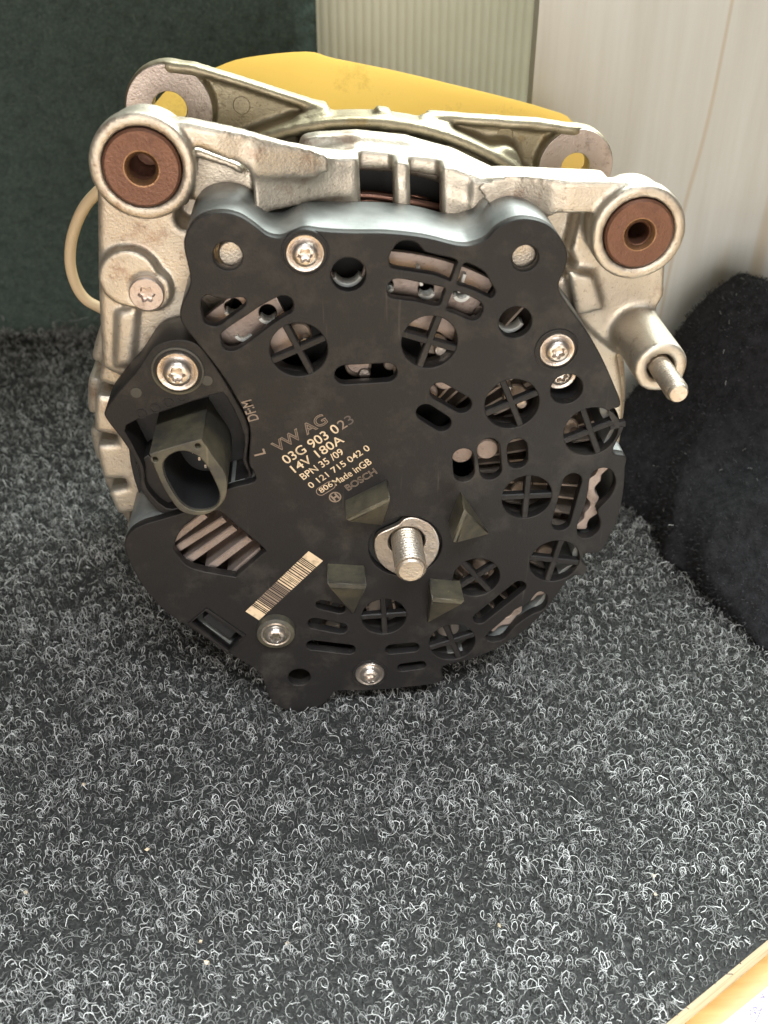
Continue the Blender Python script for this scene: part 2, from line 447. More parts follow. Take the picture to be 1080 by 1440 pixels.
class Casting:
    def slant(self, d, xa, ya, xb, yb):
        """cuts the front of a shape back along a slope in x"""
        yf = np.interp(self.x, (xa, xb) if xa < xb else (xb, xa), (ya, yb) if xa < xb else (yb, ya)).astype(np.float32)
        return np.maximum(d, (yf[:, None, None] - self.y[None, :, None]) * 0.9)
    def __init__(self, lo, hi, h):
        self.lo, self.h = np.array(lo, float), h
        n = [int((b - a) / h) + 1 for a, b in zip(lo, hi)]
        self.x, self.y, self.z = [np.float32(a + np.arange(k) * h) for a, k in zip(lo, n)]
        self.X, self.Z = np.meshgrid(self.x, self.z, indexing='ij')     # 2D plane
        self.d = np.full((n[0], n[1], n[2]), 1e3, np.float32)
    def ext(self, d2, y0, y1, r=1.0):
        w = (d2 + r)[:, None, :]
        v = (np.abs(self.y - (y0 + y1) / 2) - (y1 - y0) / 2 + r)[None, :, None]
        return np.minimum(np.maximum(w, v), 0) + np.sqrt(np.maximum(w, 0) ** 2 + np.maximum(v, 0) ** 2) - r
    def add(self, d, k=2.0):
        h = np.maximum(k - np.abs(self.d - d), 0) / k
        self.d = np.minimum(self.d, d) - h * h * k * 0.25
    def cut(self, d, k=1.5):
        d = -d
        h = np.maximum(k - np.abs(self.d - d), 0) / k
        self.d = np.maximum(self.d, d) + h * h * k * 0.25
    def disc(self, cx, cz, r):
        return np.sqrt((self.X - cx) ** 2 + (self.Z - cz) ** 2) - r
    def mesh(self):
        d = self.d
        ins = d < 0
        nx, ny, nz = d.shape
        cnt = np.zeros((nx - 1, ny - 1, nz - 1), np.int8)
        for i in (0, 1):
            for j in (0, 1):
                for k in (0, 1):
                    cnt += ins[i:nx - 1 + i, j:ny - 1 + j, k:nz - 1 + k]
        act = (cnt > 0) & (cnt < 8)
        I, J, K = np.nonzero(act)
        vid = np.full(act.shape, -1, np.int32)
        vid[I, J, K] = np.arange(len(I))
        acc = np.zeros((len(I), 3)); num = np.zeros(len(I))
        cor = [(i, j, k) for i in (0, 1) for j in (0, 1) for k in (0, 1)]
        for a in cor:
            for b in cor:
                if a < b and sum(abs(p - q) for p, q in zip(a, b)) == 1:
                    va = d[I + a[0], J + a[1], K + a[2]]; vb = d[I + b[0], J + b[1], K + b[2]]
                    c = (va < 0) != (vb < 0)
                    t = np.where(c, va / np.where(c, va - vb, 1), 0)
                    for q in range(3):
                        acc[:, q] += np.where(c, a[q] + t * (b[q] - a[q]), 0)
                    num += c
        P = acc / num[:, None] + np.c_[I, J, K]
        P = P * self.h + self.lo
        quads = []
        def emit(c, flip, o1, o2):
            i, j, k = np.nonzero(c)
            return i, j, k, flip[i, j, k]
        # edges along x, y, z
        for ax in range(3):
            sl0 = [slice(1, -1)] * 3; sl1 = [slice(1, -1)] * 3
            sl0[ax] = slice(0, -1); sl1[ax] = slice(1, None)
            a, b = ins[tuple(sl0)], ins[tuple(sl1)]
            i, j, k = np.nonzero(a != b)
            f = a[i, j, k]
            off = [1, 1, 1]; off[ax] = 0
            i, j, k = i + off[0], j + off[1], k + off[2]
            u, v = [(1, 2), (2, 0), (0, 1)][ax]
            def get(du, dv):
                q = [i.copy(), j.copy(), k.copy()]
                q[u] = q[u] - du; q[v] = q[v] - dv
                return vid[q[0], q[1], q[2]]
            q = np.stack([get(1, 1), get(0, 1), get(0, 0), get(1, 0)], -1)
            q[~f] = q[~f][:, ::-1]
            quads.append(q)
        Q = np.concatenate(quads)
        Q = Q[(Q >= 0).all(1)]
        e = np.concatenate([Q[:, [0, 1]], Q[:, [1, 2]], Q[:, [2, 3]], Q[:, [3, 0]]])
        deg = np.bincount(e.ravel(), minlength=len(P))[:, None]
        for lam in (0.55, -0.45, 0.5, -0.4):          # relax grid steps without shrinking
            s = np.stack([np.bincount(e[:, 0], P[e[:, 1], q], len(P)) + np.bincount(e[:, 1], P[e[:, 0], q], len(P)) for q in range(3)], 1)
            P = P + lam * (s / np.maximum(deg, 1) - P)
        return P, Q

# ------------------------------------------------------------------ the setting
def struct(o, text=None):
    o['kind'] = 'structure'
    if text: o['label'] = text
    return o

# carpet-covered board: cut diagonally at its near right corner
E0, E1 = np.array([64.2, -116.6]), np.array([106.6, -91.3])
EDIR = (E1 - E0) / np.linalg.norm(E1 - E0)
ENRM = np.array([EDIR[1], -EDIR[0]])          # points off the board, towards the desk
def off_board(x, y):
    return (x - E0[0]) * ENRM[0] + (y - E0[1]) * ENRM[1]
A0, A1 = E0 - EDIR * 60, E0 + EDIR * 330
board = [(-330, A0[1]), tuple(A0), tuple(A1), (A1[0], 345), (-330, 345)]

def slab(name, poly, z0, z1, mat, parent=None):
    n = len(poly)
    V = [(x, y, z0) for x, y in poly] + [(x, y, z1) for x, y in poly]
    F = [tuple(range(n - 1, -1, -1)), tuple(range(n, 2 * n))] + [(i, (i + 1) % n, n + (i + 1) % n, n + i) for i in range(n)]
    return link_mesh(name, V, F, mat, parent)

m, t = new_mat('carpet_felt', (0.04, 0.042, 0.043), 0.95, 0, 0.1)
t.link(t.ramp(t.noise(900, 6, 0.7), [(0.3, (0.012, 0.0125, 0.012)), (0.7, (0.06, 0.061, 0.059))]), t.b.inputs['Base Color'])
t.link(t.bump(t.noise(1300, 4, 0.7), 1.0, 0.0008).outputs[0], t.b.inputs['Normal'])
M['felt'] = m
m, t = new_mat('plywood_edge', (0.56, 0.44, 0.27), 0.6)
mp = t.new('ShaderNodeMapping'); mp.inputs['Scale'].default_value = (40, 40, 900)
t.link(t.coords(), mp.inputs['Vector'])
t.link(t.ramp(t.noise(1.5, 4, 0.6, mp.outputs[0]), [(0.3, (0.30, 0.22, 0.12)), (0.55, (0.46, 0.38, 0.25)), (0.75, (0.38, 0.29, 0.16))]), t.b.inputs['Base Color'])
M['plywood'] = m
m, t = new_mat('varnished_pine', (0.72, 0.40, 0.10), 0.35)
mp = t.new('ShaderNodeMapping'); mp.inputs['Scale'].default_value = (30, 220, 30); mp.inputs['Rotation'].default_value = (0, 0, R(-31))
t.link(t.coords(), mp.inputs['Vector'])
t.link(t.ramp(t.noise(2.0, 5, 0.6, mp.outputs[0]), [(0.3, (0.33, 0.185, 0.058)), (0.7, (0.42, 0.26, 0.095))]), t.b.inputs['Base Color'])
M['pine'] = m

struct(slab('carpet_board', board, -10.5, -0.6, M['plywood']))
struct(slab('carpet', [tuple(np.array(p) ) for p in board], -0.55, 0.0, M['felt']), 'dark grey felt base of the needle loop carpet')
desk = slab('desk', [(-400, -400), (450, -400), (450, 500), (-400, 500)], -30, -12, M['pine'])
struct(desk)

# loops and fuzz of the carpet ---------------------------------------------------
def in_view(x, y, margin=40):
    # rough footprint of the picture on the carpet
    d = y + 243.8
    half = 0.42 * np.sqrt(d ** 2 + 250.0 ** 2) + margin
    return (np.abs(x + 12.5 - 0.07 * d) < half)

def fibre_field(n, ymin=-150, ymax=338):
    x = RNG.uniform(-300, 330, n * 4); y = RNG.uniform(ymin, ymax, n * 4)
    # thin out with distance so that what is far away is no denser than it reads
    k = (off_board(x, y) < -0.3) & in_view(x, y) & (RNG.uniform(0, 1, n * 4) < np.clip(1.15 - (y + 130) / 700, 0.35, 1))
    return x[k][:n], y[k][:n]

def loops(n, hmin, hmax, wr, rad, seg=8, ymin=-150):
    x, y = fibre_field(n, ymin)
    clump = np.array([mnoise.noise(Vector((a * 0.035, b * 0.035, 3.0))) for a, b in zip(x, y)])
    keep = RNG.uniform(-0.55, 0.55, len(x)) < clump * 0.35 + 0.12
    x, y = x[keep], y[keep]
    n = len(x)
    flat = np.clip(1.0 + 0.35 * clump[keep], 0.6, 1.2)
    h = flat * RNG.uniform(hmin, hmax, n) * np.where(RNG.uniform(0, 1, n) < 0.06, 1.8, 1); w = h * RNG.uniform(*wr, n)
    drift = np.array([mnoise.noise(Vector((a * 0.02, b * 0.02, 11.0))) for a, b in zip(x, y)])
    az = drift * 5.0 + RNG.normal(0, 1.3, n); lean = RNG.normal(0.25, 0.6, n)
    span = RNG.uniform(1.6, 2.9, n)
    ph = np.linspace(-1, 1, seg)[None, :] * span[:, None] + RNG.normal(0, 0.35, n)[:, None]
    u = np.sin(ph) * w[:, None] * (0.75 + 0.25 * np.cos(ph)); v = (np.cos(ph) + 0.75) * h[:, None] * 0.55
    q = np.linspace(-1, 1, seg)[None, :] * RNG.normal(0, 0.5, n)[:, None] * h[:, None] * 0.6
    ca, sa = np.cos(az)[:, None], np.sin(az)[:, None]
    cl, sl = np.cos(lean)[:, None], np.sin(lean)[:, None]
    qx, vz = q * cl + v * sl, -q * sl + v * cl
    P = np.stack([x[:, None] + u * ca - qx * sa, y[:, None] + u * sa + qx * ca, np.maximum(vz + 0.5, -0.25)], -1)
    P += RNG.normal(0, 0.06, P.shape)
    return tube_mesh(P, rad * RNG.uniform(0.7, 1.25, (n, 1)), 3)

def fuzz(n, hmin, hmax, rad):
    x, y = fibre_field(n)
    n = len(x)
    h = RNG.uniform(hmin, hmax, n); az = RNG.uniform(0, 2 * math.pi, n); l = RNG.uniform(0.3, 2.0, n) * h
    s = np.array([0, 0.45, 1.0])
    z = h[:, None] * np.sin(s * 2.0)[None, :] - 0.2
    bend = RNG.normal(0, 0.6, n)
    a2 = az[:, None] + bend[:, None] * s[None, :]
    P = np.stack([x[:, None] + np.cos(a2) * l[:, None] * s, y[:, None] + np.sin(a2) * l[:, None] * s, z], -1)
    return tube_mesh(P, rad, 3)

def fibre_mat(name, lo, mid, hi, rough=0.6):
    m, t = new_mat(name, mid, rough, 0, 0.35)
    g = t.new('ShaderNodeNewGeometry')
    t.link(t.ramp(g.outputs['Random Per Island'], [(0.0, lo), (0.55, mid), (1.0, hi)]), t.b.inputs['Base Color'])
    return m
M['loop'] = fibre_mat('loop_fibre', (0.085, 0.086, 0.084), (0.25, 0.253, 0.248), (0.68, 0.69, 0.68))
M['fuzz'] = fibre_mat('felt_fibre', (0.020, 0.0205, 0.0195), (0.066, 0.067, 0.064), (0.20, 0.202, 0.195), 0.8)
v, f = loops(92000, 1.5, 3.4, (0.22, 0.58), 0.098)
v4, f4 = loops(3600, 2.0, 5.5, (0.3, 0.6), 0.13, ymin=312)   # pile pushed up against the wall
f = np.concatenate([f, f4 + len(v)]); v = np.concatenate([v, v4])
sx_, sy_ = fibre_field(420)                       # long stray fibres lying on the pile
k = len(sx_); s_ = np.linspace(0, 1, 8)[None, :]
aa = RNG.uniform(0, 6.28, k)[:, None] + RNG.normal(0, 1.1, k)[:, None] * s_
ll = RNG.uniform(4, 11, k)[:, None]
PS = np.stack([sx_[:, None] + np.cos(aa) * ll * s_, sy_[:, None] + np.sin(aa) * ll * s_, 1.2 + 1.6 * np.sin(3.1 * s_) * RNG.uniform(0.4, 1.3, k)[:, None]], -1)
PS = PS[(off_board(PS[..., 0], PS[..., 1]) < -0.5).all(1)]
v3, f3 = tube_mesh(PS, 0.085, 3)
f = np.concatenate([f, f3 + len(v)]); v = np.concatenate([v, v3])
label(link_mesh('carpet_loops', v, f, M['loop'], smooth=True), 'pale grey fibre loops standing up all over the dark carpet', 'carpet', kind='stuff')
v, f = fuzz(105000, 0.5, 1.7, 0.13)
label(link_mesh('carpet_fuzz', v, f, M['fuzz'], smooth=True), 'dense short charcoal fuzz of the carpet between the pale loops', 'carpet', kind='stuff')

# dark green felted wall at the back left --------------------------------------------
def relief_sheet(name, x0, x1, z0, z1, step, amp, yfun, mat, thick):
    xs = np.arange(x0, x1 + step, step); zs = np.arange(z0, z1 + step, step)
    V = []; F = []
    for i, x in enumerate(xs):
        for j, z in enumerate(zs):
            n = mnoise.fractal(Vector((x * 0.15 + z * 0.05, z * 0.34 - x * 0.06, 1.7)), 0.8, 2.1, 4) + 0.6 * mnoise.noise(Vector((x * 0.05, z * 0.05, 9)))
            n += 1.6 * max(0.0, mnoise.noise(Vector((x * 0.10 + z * 0.06, z * 0.26 - x * 0.05, 5.0))) - 0.28)
            V.append((x, yfun(x) + amp * n - 11.0 * max(0.0, 1 - z / 15.0) ** 2, z))
    nz = len(zs)
    for i in range(len(xs) - 1):
        for j in range(nz - 1):
            a = i * nz + j
            F.append((a, a + nz, a + nz + 1, a + 1))
    n0 = len(V)
    V += [(x0, thick, z0), (x1, thick, z0), (x1, thick, z1), (x0, thick, z1)]
    F.append((n0 + 3, n0 + 2, n0 + 1, n0))
    # close the sides
    top = [i * nz + nz - 1 for i in range(len(xs))]
    F.append(tuple(top + [n0 + 2, n0 + 3]))
    right = [(len(xs) - 1) * nz + j for j in range(nz)]
    F.append(tuple(right[::-1] + [n0 + 1, n0 + 2])[::-1])
    return link_mesh(name, V, F, mat, smooth=True)

m, t = new_mat('green_felt', (0.03, 0.038, 0.033), 0.9, 0, 0.2)
t.link(t.ramp(t.noise(700, 6, 0.7), [(0.3, (0.045, 0.068, 0.060)), (0.55, (0.078, 0.108, 0.096)), (0.8, (0.13, 0.168, 0.152))]), t.b.inputs['Base Color'])
t.link(t.bump(t.noise(330, 6, 0.65), 0.8, 0.002).outputs[0], t.b.inputs['Normal'])
M['green'] = m
def wall_y(x):
    e = max(0.0, (x + 22.0) / 14.0)          # rounded end of the wall
    return 335.0 + 12.0 * min(1.0, e) ** 2
wall = struct(relief_sheet('wall', -360, -8, -1, 400, 2.1, 3.4, wall_y, M['green'], 356))
# flock on the wall
n = 3500
x = RNG.uniform(-300, -9, n); z = RNG.uniform(0, 190, n)
yw = np.array([wall_y(q) for q in x]) - 11.0 * np.maximum(0, 1 - z / 15.0) ** 2
d1 = RNG.normal(0, 1.3, (n, 2)); out = RNG.uniform(0.3, 1.2, n)
P = np.stack([np.c_[x, yw + 1.0, z], np.c_[x + d1[:, 0] * 0.6, yw - out * 0.8, z + d1[:, 1] * 0.6], np.c_[x + d1[:, 0] * 1.3, yw - out, z + d1[:, 1] * 1.3]], 1)
M['flock'] = fibre_mat('green_flock', (0.05, 0.072, 0.065), (0.085, 0.115, 0.104), (0.2, 0.235, 0.22), 0.9)
v, f = tube_mesh(P, 0.15, 3)
fl = link_mesh('wall_flock', v, f, M['flock'], wall, smooth=True)
fl['kind'] = 'stuff'

m, t = new_mat('cream_ribbed_panel', (0.72, 0.66, 0.47), 0.5)
t.link(t.ramp(t.noise(40, 4, 0.6), [(0.3, (0.86, 0.82, 0.65)), (0.7, (0.90, 0.87, 0.71))]), t.b.inputs['Base Color'])
M['cream'] = m
# ribbed panel: a fluted sheet behind
xs = np.arange(-40, 230, 0.5)
V = [(x, 400 - 0.75 * abs(math.sin(math.pi * x / 5.0)), z) for x in xs for z in (-12, 400)] + [(xs[-1], 412, -12), (xs[-1], 412, 400), (xs[0], 412, -12), (xs[0], 412, 400)]
F = [(2 * i, 2 * i + 2, 2 * i + 3, 2 * i + 1) for i in range(len(xs) - 1)]
n0 = 2 * len(xs)
F += [(n0 - 2, n0, n0 + 1, n0 - 1), (n0, n0 + 2, n0 + 3, n0 + 1), (n0 + 2, 0, 1, n0 + 3)]
struct(link_mesh('ribbed_panel', V, F, M['cream'], smooth=False))

m, t = new_mat('whitewashed_panel', (0.74, 0.72, 0.66), 0.45)
mp = t.new('ShaderNodeMapping'); mp.inputs['Scale'].default_value = (120, 120, 7)
t.link(t.coords(), mp.inputs['Vector'])
base = t.ramp(t.noise(1.0, 6, 0.6, mp.outputs[0]), [(0.3, (0.60, 0.60, 0.56)), (0.6, (0.68, 0.695, 0.67)), (0.8, (0.71, 0.73, 0.71))])
mp2 = t.new('ShaderNodeMapping'); mp2.inputs['Scale'].default_value = (17, 17, 1.6)
t.link(t.coords(), mp2.inputs['Vector'])
vein = t.ramp(t.noise(1.0, 3, 0.5, mp2.outputs[0]), [(0.485, (0, 0, 0)), (0.5, (0.55, 0.55, 0.55)), (0.515, (0, 0, 0))])
t.link(mix(t, vein, base, (0.48, 0.37, 0.22)), t.b.inputs['Base Color'])
M['panel'] = m
V, F = box(79, 330, 186, 196, -1, 230)
panel = struct(link_mesh('white_panel', V, F, M['panel']))

# ------------------------------------------------------------------ the alternator
alt = bpy.data.objects.new('alternator', None)
col.objects.link(alt)
ABS['alternator'] = Vector((0, 0, 0))
label(alt, 'used car alternator with black vented plastic cover and silver cast housing lying on grey carpet', 'alternator')

# --- cast rear shield with two front lugs
LX, LZ = -54.8, 91.0
RX, RZ = 73.8, 71.3
c = Casting((-92, -3, -90), (100, 58, 108), 0.85)
RR = np.sqrt(c.X ** 2 + c.Z ** 2)
P2 = lambda p: poly_sdf(p, c.X, c.Z)
c.add(c.ext(RR - 82.5, 26, 54, 1.2), 1)
c.add(c.ext(RR - 86.5, 37, 54, 1.8), 3)
# raised shoulder and its back rim between the arms
c.add(c.ext(P2([(-31, 72), (-29, 78.5), (-12, 86.6), (0, 88.8), (26, 85.4), (42, 79), (46, 70)]), 26.6, 46, 1.0), 1.5)
c.add(c.ext(P2([(-17.5, 80), (-15.2, 90.0), (-11, 90.8), (0, 90.8), (14, 89.2), (28, 84.0), (38, 78)]), 41, 47.5, 0.9), 5)
# plates that carry the lugs
c.add(c.ext(P2([(-62, 98), (-68, 86), (-72.5, 55), (-75, 33), (-69, 29), (-55, 33), (-43, 36), (-35, 54), (-29, 68), (-29, 80), (-31, 89), (-48, 96)]), 20, 38, 1.0), 1.5)
c.add(c.slant(c.ext(P2([(-58, 102), (-43, 101.2), (-30, 98.2), (-20, 95), (-9, 91.2), (-1, 88.6), (-12, 85.8), (-24, 87.8), (-32, 91.2), (-41, 95), (-54, 92)]), 14, 21, 0.8), -36, 14, 4, 24), 1.2)
c.add(c.slant(c.ext(P2([(-27, 93.5), (-9, 89.8), (-1, 87.6), (-3, 80), (-18, 78), (-29, 77), (-28.5, 84)]), 16, 33, 0.8), -28, 16.0, -2, 26.5), 4)
c.cut(c.ext(P2([(-43, 91.2), (-34, 88.2), (-28, 84.5), (-28.5, 76), (-40, 72), (-46, 76)]), 0, 26, 1.0), 1.5)
c.cut(c.ext(c.disc(-46, 75.5, 3.2), 0, 31, 0.6), 1)
c.add(c.ext(c.disc(LX, LZ, 13.1), 12, 18.5, 0.8), 0.8)
c.add(c.ext(c.disc(LX, LZ, 12.0), 14, 28, 0.8), 0.8)
c.add(c.ext(c.disc(-63, 60.5, 8.2), 16.5, 30, 0.7), 1.0)
c.add(c.ext(c.disc(-58.5, 57.0, 6.4), 17, 30, 0.5), 0.6)
c.cut(c.ext(c.disc(-58.5, 57.0, 5.4), 0, 16.8, 0.3), 0.3)
c.add(c.ext(P2([(-68, 50), (-62, 52), (-66, 34), (-71, 34)]), 18.3, 30, 0.7), 1.5)
c.cut(c.ext(c.disc(LX, LZ, 9.9), 0, 60, 0.3), 0.3)
# right arm and plate
c.add(c.ext(P2([(30, 82), (40, 82.5), (72, 80.6), (86, 68), (88.5, 48), (80, 28), (70, 36), (50, 55), (30, 70)]), 25, 40, 1.0), 1.5)
c.add(c.slant(c.ext(P2([(30, 83), (38, 85.4), (54, 85.0), (74, 84.2), (74, 76), (52, 76.3), (36, 74)]), 14.5, 19.5, 0.8), 40, 19, 54, 14.5), 1.2)
c.add(c.slant(c.ext(P2([(26, 80.5), (38, 82.4), (50, 82.2), (50, 76), (36, 74)]), 16, 32, 0.8), 33, 29, 50, 17), 4)
c.cut(c.ext(P2([(51, 75.2), (61, 75.5), (59, 62), (64, 54), (58, 54), (50, 64)]), 0, 33, 1.0), 1.5)
c.add(c.ext(c.disc(RX, RZ, 12.8), 12, 18.5, 0.8), 0.8)
c.add(c.ext(c.disc(RX, RZ, 11.8), 14, 28, 0.8), 0.8)
c.cut(c.ext(c.disc(RX, RZ, 9.6), 0, 60, 0.3), 0.3)
c.add(c.ext(c.disc(81.6, 37.4, 7.4), 0, 38, 0.5), 2.0)
c.cut(c.ext(c.disc(81.6, 37.4, 3.9), -10, 20, 0.3), 0.3)
c.add(c.ext(P2([(58, 58), (66, 56), (70, 46), (62, 44)]), 21, 34, 0.8), 2)
# bore and openings
c.cut(c.ext(RR - 78.5, 34, 80, 1), 1.0)
c.cut(c.ext(P2([(0.3, 73), (9.3, 72.5), (9.0, 96), (-0.3, 96)]), 20, 34.5, 1.2), 1.5)
c.cut(c.ext(P2([(14.0, 72), (22.5, 70.5), (21.5, 96), (13.2, 96)]), 20, 34.5, 1.2), 1.5)
c.cut(c.ext(P2([(-2, 68), (25, 66), (24, 80.5), (12, 82.8), (-1, 83.4)]), 33, 50, 0.8), 1.0)
for a in (163.5, 175.8, 187.8, 197.4, 210, 222, 315, 328, 341, 354):
    ca, sa = math.cos(R(a)), math.sin(R(a))
    u = c.X * ca + c.Z * sa; w = -c.X * sa + c.Z * ca
    d2 = np.maximum(np.abs(u - 88) - 12, np.abs(w) - 2.1 - 0.12 * (u - 80))
    c.cut(c.ext(d2, 20, 50, 0.8), 1.2)
v, f = c.mesh()
shield = link_mesh('rear_shield', v, f, M['alu'], alt, (0, 0, ZF), smooth=True)
label(shield, 'silver cast aluminium rear shield with two lugs and brown staining')

# --- pulley-side bracket with two rear lugs
c = Casting((-72, 56, -92), (86, 90, 110), 1.0)
RR = np.sqrt(c.X ** 2 + c.Z ** 2)
P2 = lambda p: poly_sdf(p, c.X, c.Z)
c.add(c.ext(RR - 90.8, 61, 74, 1.0), 2)
c.add(c.ext(RR - 84.0, 61, 86, 2.5), 2)
c.add(c.ext(P2([(-64, 98), (-54, 104.5), (-46, 103.5), (-32, 99.0), (-10, 91), (0, 80), (-30, 80), (-50, 76), (-66, 82)]), 74, 78, 0.8), 1.5)
c.add(c.ext(P2([(-54, 105.2), (-46, 104.4), (-33, 100.4), (-8, 92.4), (-6, 88.5), (-32, 97.5), (-46, 101.5), (-54, 102.4)]), 69, 75.5, 0.7), 1.2)
c.add(c.ext(P2([(-8, 92.4), (-40, 80), (-36, 77), (-6, 87)]), 66, 78, 0.8), 2)
c.add(c.ext(P2([(24, 88), (70, 84.6), (82, 74), (78, 62), (50, 60), (26, 80)]), 74, 78, 0.8), 1.5)
c.add(c.ext(P2([(22, 90.0), (34, 88.9), (58, 87.0), (70, 85.0), (70, 82.6), (34, 86), (24, 86.5)]), 69, 75.5, 0.7), 1.2)
c.add(c.ext(c.disc(46, 76, 5), 64, 78, 1.2), 3)
c.cut(c.ext(RR - 87.3, 40, 72, 0.6), 0.6)
c.add(c.ext(c.disc(-54, 92, 13.2), 70, 77, 0.5), 0.6)
c.add(c.ext(c.disc(69.8, 72.8, 12.2), 70, 77, 0.5), 0.6)
c.cut(c.ext(c.disc(-54, 92, 5.0), 40, 99, 0.3), 0.3)
c.cut(c.ext(c.disc(69.8, 72.8, 4.4), 40, 99, 0.3), 0.3)
for a, w, r in ((97.5, 5.0, 92.0), (84.2, 2.3, 92.4), (74.0, 5.0, 91.6)):
    x, z = (r - 4) * math.cos(R(a)), (r - 4) * math.sin(R(a))
    ca, sa = math.cos(R(a)), math.sin(R(a))
    u = (c.X - x) * ca + (c.Z - z) * sa; q = -(c.X - x) * sa + (c.Z - z) * ca
    c.add(c.ext(np.maximum(np.abs(u) - 4, np.abs(q) - w), 65, 72, 0.7), 0.8)
v, f = c.mesh()
front = link_mesh('pulley_side_bracket', v, f, M['alu_rear'], alt, (0, 0, ZF), smooth=True)
for (x, z, r, rh) in ((-54, 92, 12.6, 5.2), (69.8, 72.8, 11.7, 4.6)):
    extruded('lug_face', [circle(x, z, r, 48), circle(x, z, rh, 32)], 69.6, 70.6, M['lug_face'], front, 0.2)
for (x, z) in ((-33, 92), (47.5, 82.0)):
    extruded('ejector_mark', [circle(x, z, 2.6, 28)], 73.6, 74.6, M['alu_rear'], front, 0.25)

# stator ring with teeth, winding behind the openings
n = 66
pts = []
for k in range(n):
    a = 2 * math.pi * k / n
    for q, r in ((0.0, 85.6), (0.45, 85.6), (0.5, 82.0), (0.95, 82.0)):
        b = a + q * 2 * math.pi / n
        pts.append((r * math.cos(b), r * math.sin(b)))
extruded('stator', [np.array(pts), circle(0, 0, 62, 64)], 55.0, 66, M['stator'], alt, 0.1, 20)
V, F = [], []
for k in range(9):
    r0 = (75.0, 73.0, 71.5)[k] if k < 3 else 70 + 0.8 * (k % 3); y0 = 37.5 + 2.4 * k
    a = np.linspace(0, 2 * math.pi, 121)
    P = np.stack([r0 * np.cos(a), y0 + 1.2 * np.sin(a * 17 + k), r0 * np.sin(a)], -1)[None]
    v, f = tube_mesh(P, 1.1, 6)
    F.append(f + sum(len(q) for q in V)); V.append(v)
link_mesh('winding', np.concatenate(V), np.concatenate(F), M['copper'], alt, (0, 0, ZF), smooth=True)
# pulley on the far side
prof = [(20, 88), (20, 92), (27, 93)]
for k in range(6):
    prof += [(27, 94 + 3 * k), (24.5, 95.5 + 3 * k)]
prof += [(27, 112), (20, 113), (9, 113), (9, 118)]
v, f = lathe(prof, 56)
fix(link_mesh('pulley', v, f, M['stator'], alt, (0, 0, ZF)))

# --- bushings in the two front lugs
def bushing(x, z, r, hole):
    v, f = lathe([(hole, 27), (hole, 12.6), (hole + 1.0, 11.4), (r - 0.6, 11.4), (r, 12.0), (r, 27), (hole, 27)], 56)
    o = fix(link_mesh('bushing', v, f, M['bronze'], alt, (x, 0, z + ZF)))
    v, f = lathe([(hole - 0.02, 13.6), (hole - 0.02, 12.55), (hole + 0.95, 11.36), (hole + 1.25, 11.34), (hole + 1.2, 11.5)], 48)
    fix(link_mesh('bore_edge', v, f[:-2], M['bore'], o, (x, 0, z + ZF)))
    return o
label(bushing(LX, LZ, 9.6, 3.3), 'dark brown bushing pressed into the left lug')
b2 = bushing(RX, RZ, 9.3, 3.3)
label(b2, 'rust brown threaded bushing pressed into the right lug')
prof = []
for k in range(17):
    prof += [(3.28, 12.6 + 0.8 * k), (2.75, 13.0 + 0.8 * k)]
v, f = lathe(prof, 28)
th = link_mesh('thread', v, f[:-2], M['bronze'], b2, (RX, 0, RZ + ZF), smooth=True)

# --- screws
def screw_mesh(name, r, mat, tall=2.2):
    k = r / 5.0
    prof = [(4.6 * k, 1.5), (5.0 * k, 0.8), (5.0 * k, -0.2), (4.75 * k, -0.55), (4.2 * k, -0.5), (3.75 * k, -0.15), (3.55 * k, -0.3),
            (3.3 * k, -tall * 0.62), (2.9 * k, -tall * 0.86), (2.2 * k, -tall), (1.75 * k, -tall), (1.6 * k, -tall + 0.25), (1.5 * k, -tall + 1.7), (0.7 * k, -tall + 1.9), (0.0, -tall + 1.95)]
    v, f = lathe(prof, 48, star={10: 0.17, 11: 0.17, 12: 0.17})
    o = fix(link_mesh(name, v, f, mat, None), 55)
    me = o.data
    bpy.data.objects.remove(o)
    return me
SC = screw_mesh('torx_screw', 4.9, M['steel'])

# --- plastic cover: vented front plate, side wall, crossed bars in the round vents
OUT = catmull(D['outline'], 5)
loops2 = [OUT]
for x, z, r in D['round_holes']: loops2.append(circle(x, z, r, 36))
bx, bz, br = D['boss_hole']
loops2.append(circle(bx, bz - 1.2, br, 48))
for x, z, r, a in D['vents']: loops2.append(circle(x, z, r, 44))
for x0, z0, x1, z1, r in D['slots']: loops2.append(capsule(x0, z0, x1, z1, r))
for k, p in D['poly_holes'].items():
    loops2.append(np.array(p) if k == 'clip' else catmull(p, 3))
cover = extruded('cover', loops2, 0, 3.2, M['plastic'], alt, 0.35)
label(cover, 'black plastic cover plate pierced by crossed round vents and slots')
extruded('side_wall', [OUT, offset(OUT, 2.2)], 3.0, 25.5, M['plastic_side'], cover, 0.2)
def bar(cx, cz, a, L, w, y0, y1):
    ca, sa = math.cos(a), math.sin(a)
    V = []
    for y, ww in ((y0, w * 0.72), (y0 + 0.35, w), (y1, w)):
        for s, q in ((-L, -ww), (L, -ww), (L, ww), (-L, ww)):
            V.append((cx + s * ca - q * sa, y, cz + s * sa + q * ca))
    F = [(0, 1, 2, 3), (11, 10, 9, 8)]
    for b in (0, 4):
        for i in range(4):
            j = (i + 1) % 4
            F.append((b + i, b + 4 + i, b + 4 + j, b + j))
    return V, F
